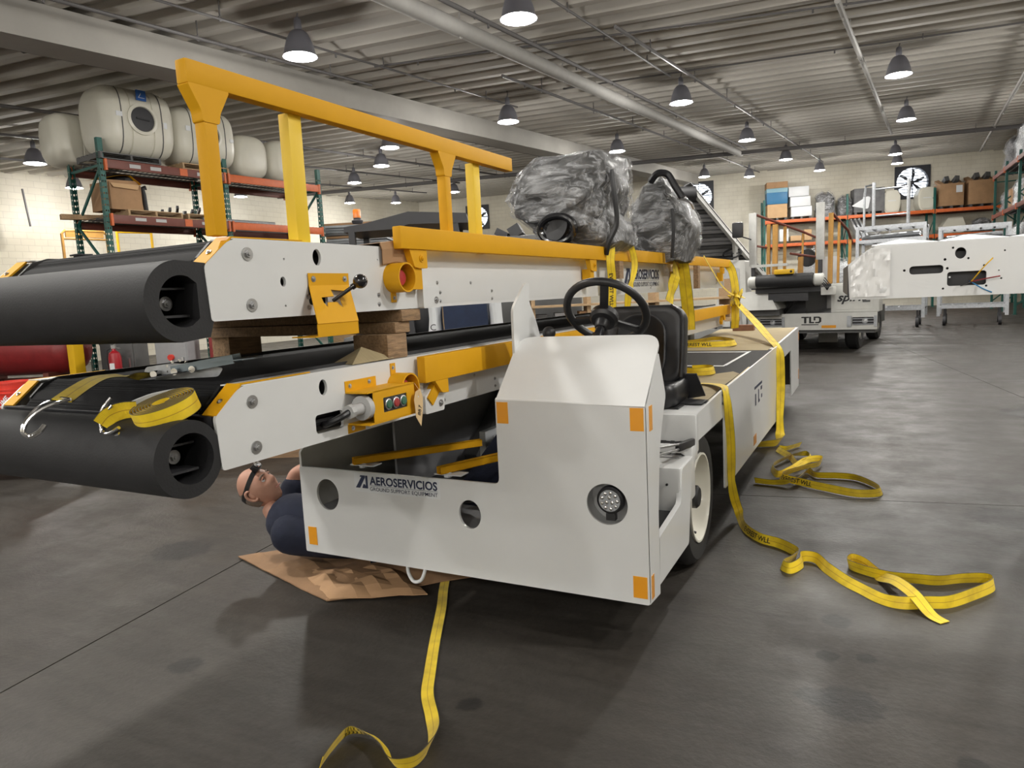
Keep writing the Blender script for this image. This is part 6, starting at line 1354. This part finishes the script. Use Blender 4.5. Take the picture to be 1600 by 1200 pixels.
t = B(); t.box(-1.70, -1.655, 6.95, 7.03, 1.48, 1.70); o = t.build('ruler_strip', WOODE, None, 0); o.rotation_euler.z = AC; tag(o, 'brown strip hanging on the conveyor flank behind the seat', 'strip')
t = B(); t.box(-1.70, -1.66, 4.72, 4.80, 1.58, 1.70); o = t.build('wood_wedge', WOODE, None, 0); o.rotation_euler.z = AC; tag(o, 'small brown wedge under the rail between two yellow straps', 'wedge')
# 7: ratchet strap with wire hooks lying over the lower conveyor nose
def hook(e, c, fwd, side, up, s=1.):
    c, f, sd, u = V(c), V(fwd).normalized(), V(side).normalized(), V(up).normalized(); t = B()
    for k in (-1, 1):
        q = lambda a, b_, z_: c+f*a*s+sd*(k*b_)*s+u*z_*s
        t.tube(smoothpts([q(-.012, .026, .0), q(.02, .024, .004), q(.05, .014, .0), q(.072, .007, -.014), (q(.08, .006, -.036)), q(.066, .006, -.052), q(.046, .006, -.05), q(.034, .006, -.04)], 5), .0042*s, 8)
    t.tube([c-f*.012*s-sd*.026*s, c-f*.012*s+sd*.026*s], .0042*s, 8)
    return t.build('wire_hook', CHROME, e)
e = empty('ratchet_strap', cw(-2.4, 1.6, 1.245), 'short stitched yellow strap with chrome hook and dark ratchet on the lower nose', 'strap', AC); e['group'] = 'yellow tie-down straps'
L0 = V((-2.4, 1.6, 1.245))
def rp(*p): return tuple(V(p)-L0)
o = ribbon('stitched_webbing', [rp(-2.13, 1.185, 1.262), rp(-2.21, 1.29, 1.285), rp(-2.29, 1.40, 1.30), rp(-2.33, 1.50, 1.295), rp(-2.31, 1.57, 1.285), rp(-2.29, 1.63, 1.285)], [(.75, .55, -.25), (.8, .55, -.2), (.8, .6, -.15), (.7, .6, -.2), (.5, .3, .2), (.7, .4, 0)], .056, e)
hook(e, rp(-2.125, 1.178, 1.262), (-.28, -.9, -.3), (.9, -.2, 0), (0, .1, 1), 1.25)
t = B()
for s in (-.035, .035): t.plate(rpoly([(-.02, 0), (.20, .0), (.22, .03), (.10, .055), (0, .045)], .01), [], .003, rp(-2.30+s, 1.60, 1.268), (.85, .53, 0), (0, 0, 1))
t.build('ratchet_body', GALV, e, 0)
t = B()
for q in ((.03, .02), (.10, .025), (.16, .03)): p = V(rp(-2.30, 1.60, 1.272))+V((.85, .53, 0))*q[0]+V((0, 0, q[1])); t.cyl(p+V((-.025, .05, 0)), p-V((-.025, .05, 0)), .012, n=12)
for k in range(9): a = 2*pi*k/9; p = V(rp(-2.22, 1.645, 1.305)); t.cyl(p+V((.02*cos(a), .03*cos(a), .026*sin(a))), p+V((.02*cos(a)-.02, .03*cos(a)+.012, .026*sin(a))), .005, n=6)
t.build('ratchet_spool', CHROME, e)
t = B()
for s in (-.045, .045): t.beam(V(rp(-2.24, 1.65, 1.30))+V((-s*.5, s*.8, 0)), V(rp(-2.03, 1.74, 1.33))+V((-s*.5, s*.8, 0)), .006, .03)
t.plate([(-.06, 0), (.06, 0), (.075, .12), (.05, .15), (-.05, .15), (-.07, .12)], [], .004, rp(-2.10, 1.71, 1.325), (.5, -.85, .0), (.85, .5, .05)); t.build('ratchet_handle', mat('blued_steel', (.22, .27, .31), .3, metal=.6), e, 0)
t = B(); t.plate([(-.05, 0), (.05, 0), (.04, .14), (-.04, .14)], [], .003, rp(-2.28, 1.56, 1.28), (.5, -.85, 0), (.85, .5, .12)); t.build('ratchet_plate', DARK, e, 0)
# 8: rolled strap with double hook
cc = V((-1.875, 1.33, 1.222)); cax = V((-.06, -.30, .95)).normalized(); cx_ = V((.95, -.28, 0)); cx_ = (cx_-cax*cx_.dot(cax)).normalized(); cy_ = cax.cross(cx_)
e = empty('rolled_strap', cw(*cc), 'coiled roll of yellow webbing with a double chrome hook on the black bumper', 'strap', AC); e['group'] = 'yellow tie-down straps'
pts = []; N_ = 150
for i in range(N_):
    a = i/N_*2*pi*8.5; r_ = .026+.0765*i/N_; pts.append(tuple((cx_*cos(a)+cy_*sin(a)*.92)*r_))
o = ribbon('rolled_webbing', pts, [tuple(cax)]*N_, .052, e, n=2, th=.0028)
ex = [V(pts[-1])]; 
tail = [V((-.085, -.03, .0)), V((-.115, -.055, .0)), V((-.135, -.085, -.012)), V((-.145, -.105, -.035))]
ribbon('strap_tail', [tuple(p) for p in tail], [tuple(cax)]*4, .052, e)
ribbon('label_tail', [(-.05, .10, .03), (-.10, .03, .02), (-.135, -.04, -.005), (-.15, -.08, -.02)], [(.4, -.2, .85)]*4, .042, e, m=STICK)
t = B()
for k in (-.009, .009):
    oo = V((0, .004, k)); t.tube(smoothpts([V((-.128, -.082, .03))+oo*1.3, V((-.148, -.098, .0))+oo, V((-.156, -.104, -.035))+oo, V((-.140, -.108, -.066))+oo, V((-.105, -.112, -.066))+oo, V((-.062, -.110, -.048))+oo], 5), .0052, 8)
t.build('double_hook', CHROME, e)
# ================================================================ man lying under the tractor
def skin(name, vs, es, rs, m, parent, root=0, sub=2):
    me = bpy.data.meshes.new(name); me.from_pydata([tuple(v) for v in vs], es, []); o = bpy.data.objects.new(name, me); COL.objects.link(o)
    sk = o.modifiers.new('skin', 'SKIN'); sk.use_smooth_shade = True; ss = o.modifiers.new('sub', 'SUBSURF'); ss.levels = sub; ss.render_levels = sub
    lay = me.skin_vertices[0].data if me.skin_vertices else None
    if lay is None: bpy.context.view_layer.update(); lay = me.skin_vertices[0].data
    for i, r in enumerate(rs): lay[i].radius = (r, r) if not isinstance(r, tuple) else r; lay[i].use_root = (i == root)
    me.materials.append(m); o.parent = parent; return o
RX, TC = V((.894, .448, 0)), V((.448, -.894, 0))
HC = V((-3.157, 2.905, .470))
man = empty('person', (-2.75, 3.05, 0), 'bald man in a navy shirt with a headlamp, lying on his back under the tractor', 'person'); MO = man.location
def mw(*p): return V(p)-MO
P_ = {'pelvis': (-2.50, 3.22, .17), 'waist': (-2.73, 3.08, .205), 'chest': (-2.945, 2.955, .255), 'neckb': (-3.07, 2.91, .335), 'neck': (-3.105, 2.90, .385),
      'shL': (-3.13, 3.10, .315), 'elL': (-3.12, 3.15, .50), 'wrL': (-2.88, 3.24, .575), 'haL': (-2.79, 3.27, .60), 'shR': (-2.88, 2.80, .245), 'elR': (-2.56, 3.04, .15), 'wrR': (-2.34, 3.13, .15), 'haR': (-2.25, 3.16, .15),
      'hipR': (-2.42, 3.16, .16), 'knR': (-2.02, 3.34, .38), 'anR': (-1.75, 3.45, .10), 'toR': (-1.58, 3.47, .12), 'hipL': (-2.42, 3.35, .16), 'knL': (-2.02, 3.53, .36), 'anL': (-1.75, 3.62, .10), 'toL': (-1.58, 3.64, .12)}
ks = list(P_); vs = [mw(*P_[k]) for k in ks]; ix = {k: i for i, k in enumerate(ks)}
E_ = [('pelvis', 'waist'), ('waist', 'chest'), ('chest', 'neckb'), ('neckb', 'neck'), ('chest', 'shL'), ('shL', 'elL'), ('elL', 'wrL'), ('wrL', 'haL'), ('chest', 'shR'), ('shR', 'elR'), ('elR', 'wrR'), ('wrR', 'haR'), ('pelvis', 'hipR'), ('hipR', 'knR'), ('knR', 'anR'), ('anR', 'toR'), ('pelvis', 'hipL'), ('hipL', 'knL'), ('knL', 'anL'), ('anL', 'toL')]
rs = {'pelvis': .10, 'waist': .10, 'chest': .11, 'neckb': .06, 'neck': .058, 'shL': .06, 'elL': .046, 'wrL': .034, 'haL': .036, 'shR': .055, 'elR': .04, 'wrR': .034, 'haR': .036, 'hipR': .085, 'knR': .06, 'anR': .042, 'toR': .04, 'hipL': .085, 'knL': .06, 'anL': .042, 'toL': .04}
es = [(ix[a], ix[b_]) for a, b_ in E_]; rl = [rs[k] for k in ks]
for hd, wr in (('haL', 'wrL'), ('haR', 'wrR')):      # five fingers on each hand
    h = vs[ix[hd]]; d = (h-vs[ix[wr]]).normalized(); s = d.cross(Z3).normalized()
    for k in range(4):
        b0 = len(vs); ln = (.038, .043, .041, .032)[k]; o_ = s*(-.027+.018*k)
        vs += [h+o_+d*.03, h+o_+d*(.03+ln)-Z3*.006, h+o_+d*(.03+ln*1.6)-Z3*.022]; rl += [.0095, .009, .0075]; es += [(ix[hd], b0), (b0, b0+1), (b0+1, b0+2)]
    b0 = len(vs); vs += [h-s*.04-d*.005, h-s*.058+d*.028, h-s*.055+d*.05]; rl += [.012, .010, .009]; es += [(ix[hd], b0), (b0, b0+1), (b0+1, b0+2)]
skin('body', vs, es, rl, SKIN, man)
def sub(keys, edges, rad_, m, name, extra={}):
    p = dict(P_); p.update(extra); k = list(keys); return skin(name, [mw(*p[q]) for q in k], [(k.index(a), k.index(b_)) for a, b_ in edges], [rad_[q] for q in k], m, man)
sub(('pelvis', 'waist', 'chest', 'collar'), [('pelvis', 'waist'), ('waist', 'chest'), ('chest', 'collar')], {'pelvis': .165, 'waist': .18, 'chest': .20, 'collar': .118}, NAVY, 'shirt', {'collar': (-3.095, 2.904, .362)})
sub(('in', 'shL', 'slL'), [('in', 'shL'), ('shL', 'slL')], {'in': .11, 'shL': .10, 'slL': .064}, NAVY, 'sleeve', {'in': (-3.02, 3.02, .28), 'slL': (-3.115, 3.15, .475)})
sub(('in', 'shR', 'slR'), [('in', 'shR'), ('shR', 'slR')], {'in': .12, 'shR': .125, 'slR': .08}, NAVY, 'sleeve', {'in': (-2.95, 2.90, .26), 'slR': (-2.58, 3.03, .152)})
sub(('pelvis', 'hipR', 'knR', 'cfR', 'hipL', 'knL', 'cfL'), [('pelvis', 'hipR'), ('hipR', 'knR'), ('knR', 'cfR'), ('pelvis', 'hipL'), ('hipL', 'knL'), ('knL', 'cfL')], {'pelvis': .15, 'hipR': .10, 'knR': .078, 'cfR': .062, 'hipL': .10, 'knL': .078, 'cfL': .062}, JEAN, 'trousers', {'cfR': (-1.78, 3.44, .135), 'cfL': (-1.78, 3.61, .135)})
for s in ('R', 'L'):
    a, b_ = V(P_['an'+s]), V(P_['to'+s]); t = B(); t.sphere((a+b_)/2-MO+V((.02, 0, -.03)), .1, 14, 8, (1.35, .5, .62)); t.build('boot', BLACK, man)
# head
up_ = (RX*-.74+Z3*.66+TC*.08).normalized(); fr_ = (RX*.62+Z3*.70+TC*.30); fr_ = (fr_-up_*fr_.dot(up_)).normalized(); rt_ = fr_.cross(up_)
HM = Matrix((rt_, fr_, up_)).transposed()         # local x = his right, y = face, z = crown
nU, nV = 56, 44; hv = []
def g(a, b_, s): return math.exp(-((a)**2+(b_)**2)/(s*s))
for j in range(nV+1):
    th = pi*j/nV
    for i in range(nU):
        ph = 2*pi*i/nU; x, y, z = sin(th)*cos(ph), sin(th)*sin(ph), cos(th)
        X, Y, Z = x*.090, y*(.120 if y < 0 else .104), z*(.132 if z > 0 else .138)
        if z < 0: k = 1-.30*(-z)**1.4; X *= k; Y = Y*(1-.34*(-z)**1.6) if y < 0 else Y*(1-.05*(-z))
        if y < 0 and z > -.3: Y *= 1.06
        if y > .2:
            f = 0
            f += .026*g(x/.20, (z+.20)/.13, 1)+.018*g(x/.13, (z-.02)/.17, 1)*.8      # nose tip and bridge
            f += .007*g(x/.45, (z-.22)/.12, 1)                                          # brow
            f -= .013*(g((x-.36)/.17, (z-.04)/.12, 1)+g((x+.36)/.17, (z-.04)/.12, 1))   # eye sockets
            f += .010*g(x/.22, (z+.50)/.07, 1)+.009*g(x/.22, (z+.60)/.06, 1)-.005*g(x/.25, (z+.55)/.03, 1)  # lips
            f += .016*g(x/.28, (z+.86)/.14, 1)                                          # chin
            f += .006*(g((x-.42)/.2, (z+.22)/.16, 1)+g((x+.42)/.2, (z+.22)/.16, 1))     # cheeks
            Y += f
        hv.append(HC-MO+HM @ V((X, Y, Z)))
hf = [(j*nU+i, (j+1)*nU+i, (j+1)*nU+(i+1) % nU, j*nU+(i+1) % nU) for j in range(nV) for i in range(nU)]
t = B(); t.add(hv, hf); hd = t.build('head', SKIN, man, 80)
def hp(x, y, z): return HC-MO+HM @ V((x, y, z))
for s in (-1, 1):      # ears, eyes, brows
    t = B(); t.tube(smoothpts([hp(s*.080, .010, .028), hp(s*.098, -.006, .036), hp(s*.104, -.022, .018), hp(s*.100, -.022, -.012), hp(s*.092, -.008, -.034), hp(s*.082, .004, -.030)], 5), .0085, 8); t.sphere(hp(s*.086, -.006, 0), .02, 12, 8, (.5, .9, 1.3), HM); t.build('ear', SKIN, hd, 80)
    t = B(); t.sphere(hp(s*.033, .084, .005), .0115, 14, 10); t.build('eye', STICK, hd); t = B(); t.sphere(hp(s*.034, .0915, .007), .0052, 10, 6); t.build('iris', NAVYT, hd)
    t = B(); t.tube(smoothpts([hp(s*.014, .106, .026), hp(s*.034, .103, .031), hp(s*.054, .090, .024)], 4), .0042, 6); t.build('eyebrow', HAIR, hd)
    t = B(); t.tube(smoothpts([hp(s*.020, .097, .014), hp(s*.034, .101, .017), hp(s*.048, .092, .011)], 4), .0035, 6); t.build('eyelid', SKIN, hd)
t = B(); t.tube(smoothpts([hp(-.026, .092, -.076), hp(0, .105, -.077), hp(.026, .092, -.076)], 4), .0035, 6); t.build('mouth', mat('lip', (.36, .14, .12), .5), hd)
# cropped grey hair at the back and sides
vs = []; nU2, nV2 = 30, 16
for j in range(nV2+1):
    for i in range(nU2+1):
        ph = pi*(-.03)+(-pi*.94)*i/nU2; zz = -.52+1.02*j/nV2*(.78+.22*sin(-ph)); x, y = cos(ph)*math.sqrt(max(.01, 1-zz*zz)), sin(ph)*math.sqrt(max(.01, 1-zz*zz))
        X, Y, Z = x*.0925, y*.1305, zz*(.134 if zz > 0 else .139)
        if zz < 0: k = 1-.30*(-zz)**1.4; X *= k; Y *= (1-.34*(-zz)**1.6)
        vs.append(hp(X, Y-.001, Z))
t = B(); t.add(vs, [(j*(nU2+1)+i, j*(nU2+1)+i+1, (j+1)*(nU2+1)+i+1, (j+1)*(nU2+1)+i) for j in range(nV2) for i in range(nU2)]); t.build('hair', HAIR, hd, 80)
# headlamp
ring = []
for i in range(40): a = 2*pi*i/40; zz = .042+.034*sin(a); k = math.sqrt(max(0, 1-(zz/.134)**2)); ring.append((cos(a)*.093*k, sin(a)*(.1085 if sin(a) > 0 else .131)*k, zz))
t = B(); 
t.loft([[hp(x*1.0, y*1.0, z-.012) for x, y, z in ring], [hp(x*1.035, y*1.035, z-.012) for x, y, z in ring], [hp(x*1.03, y*1.03, z+.014) for x, y, z in ring], [hp(x*.99, y*.99, z+.014) for x, y, z in ring]], caps=False); hb = t.build('headlamp_strap', BLACK, man)
t = B(); M_ = HM; c = hp(0, .105, .086); t.box(c.x-.028, c.x+.028, c.y-.016, c.y+.02, c.z-.022, c.z+.022, .006, M=HM); t.build('headlamp', PLAST, hb)
t = B(); t.lathe([(0, .012), (.018, .01), (.02, 0)], hp(.0, .126, .09), fr_, 16); t.build('headlamp_lens', CHROME, hb)
# kraft cardboard he lies on
c1 = crumple('cardboard_sheet', [(-3.42, 2.93, .004), (-2.45, 2.62, .004), (-1.75, 3.3, .004), (-2.75, 3.62, .004)], 16, 10, .07, KRAFT, 'creased brown cardboard on the floor beneath the lying man', 'cardboard', 21, .006)
c2 = crumple('cardboard_sheet', [(-2.86, 2.86, .02), (-2.44, 2.63, .012), (-2.0, 2.86, .012), (-2.35, 3.08, .03)], 10, 7, .06, CARD, 'paler folded cardboard corner nearest the camera, partly under the tractor front', 'cardboard', 33, .005)
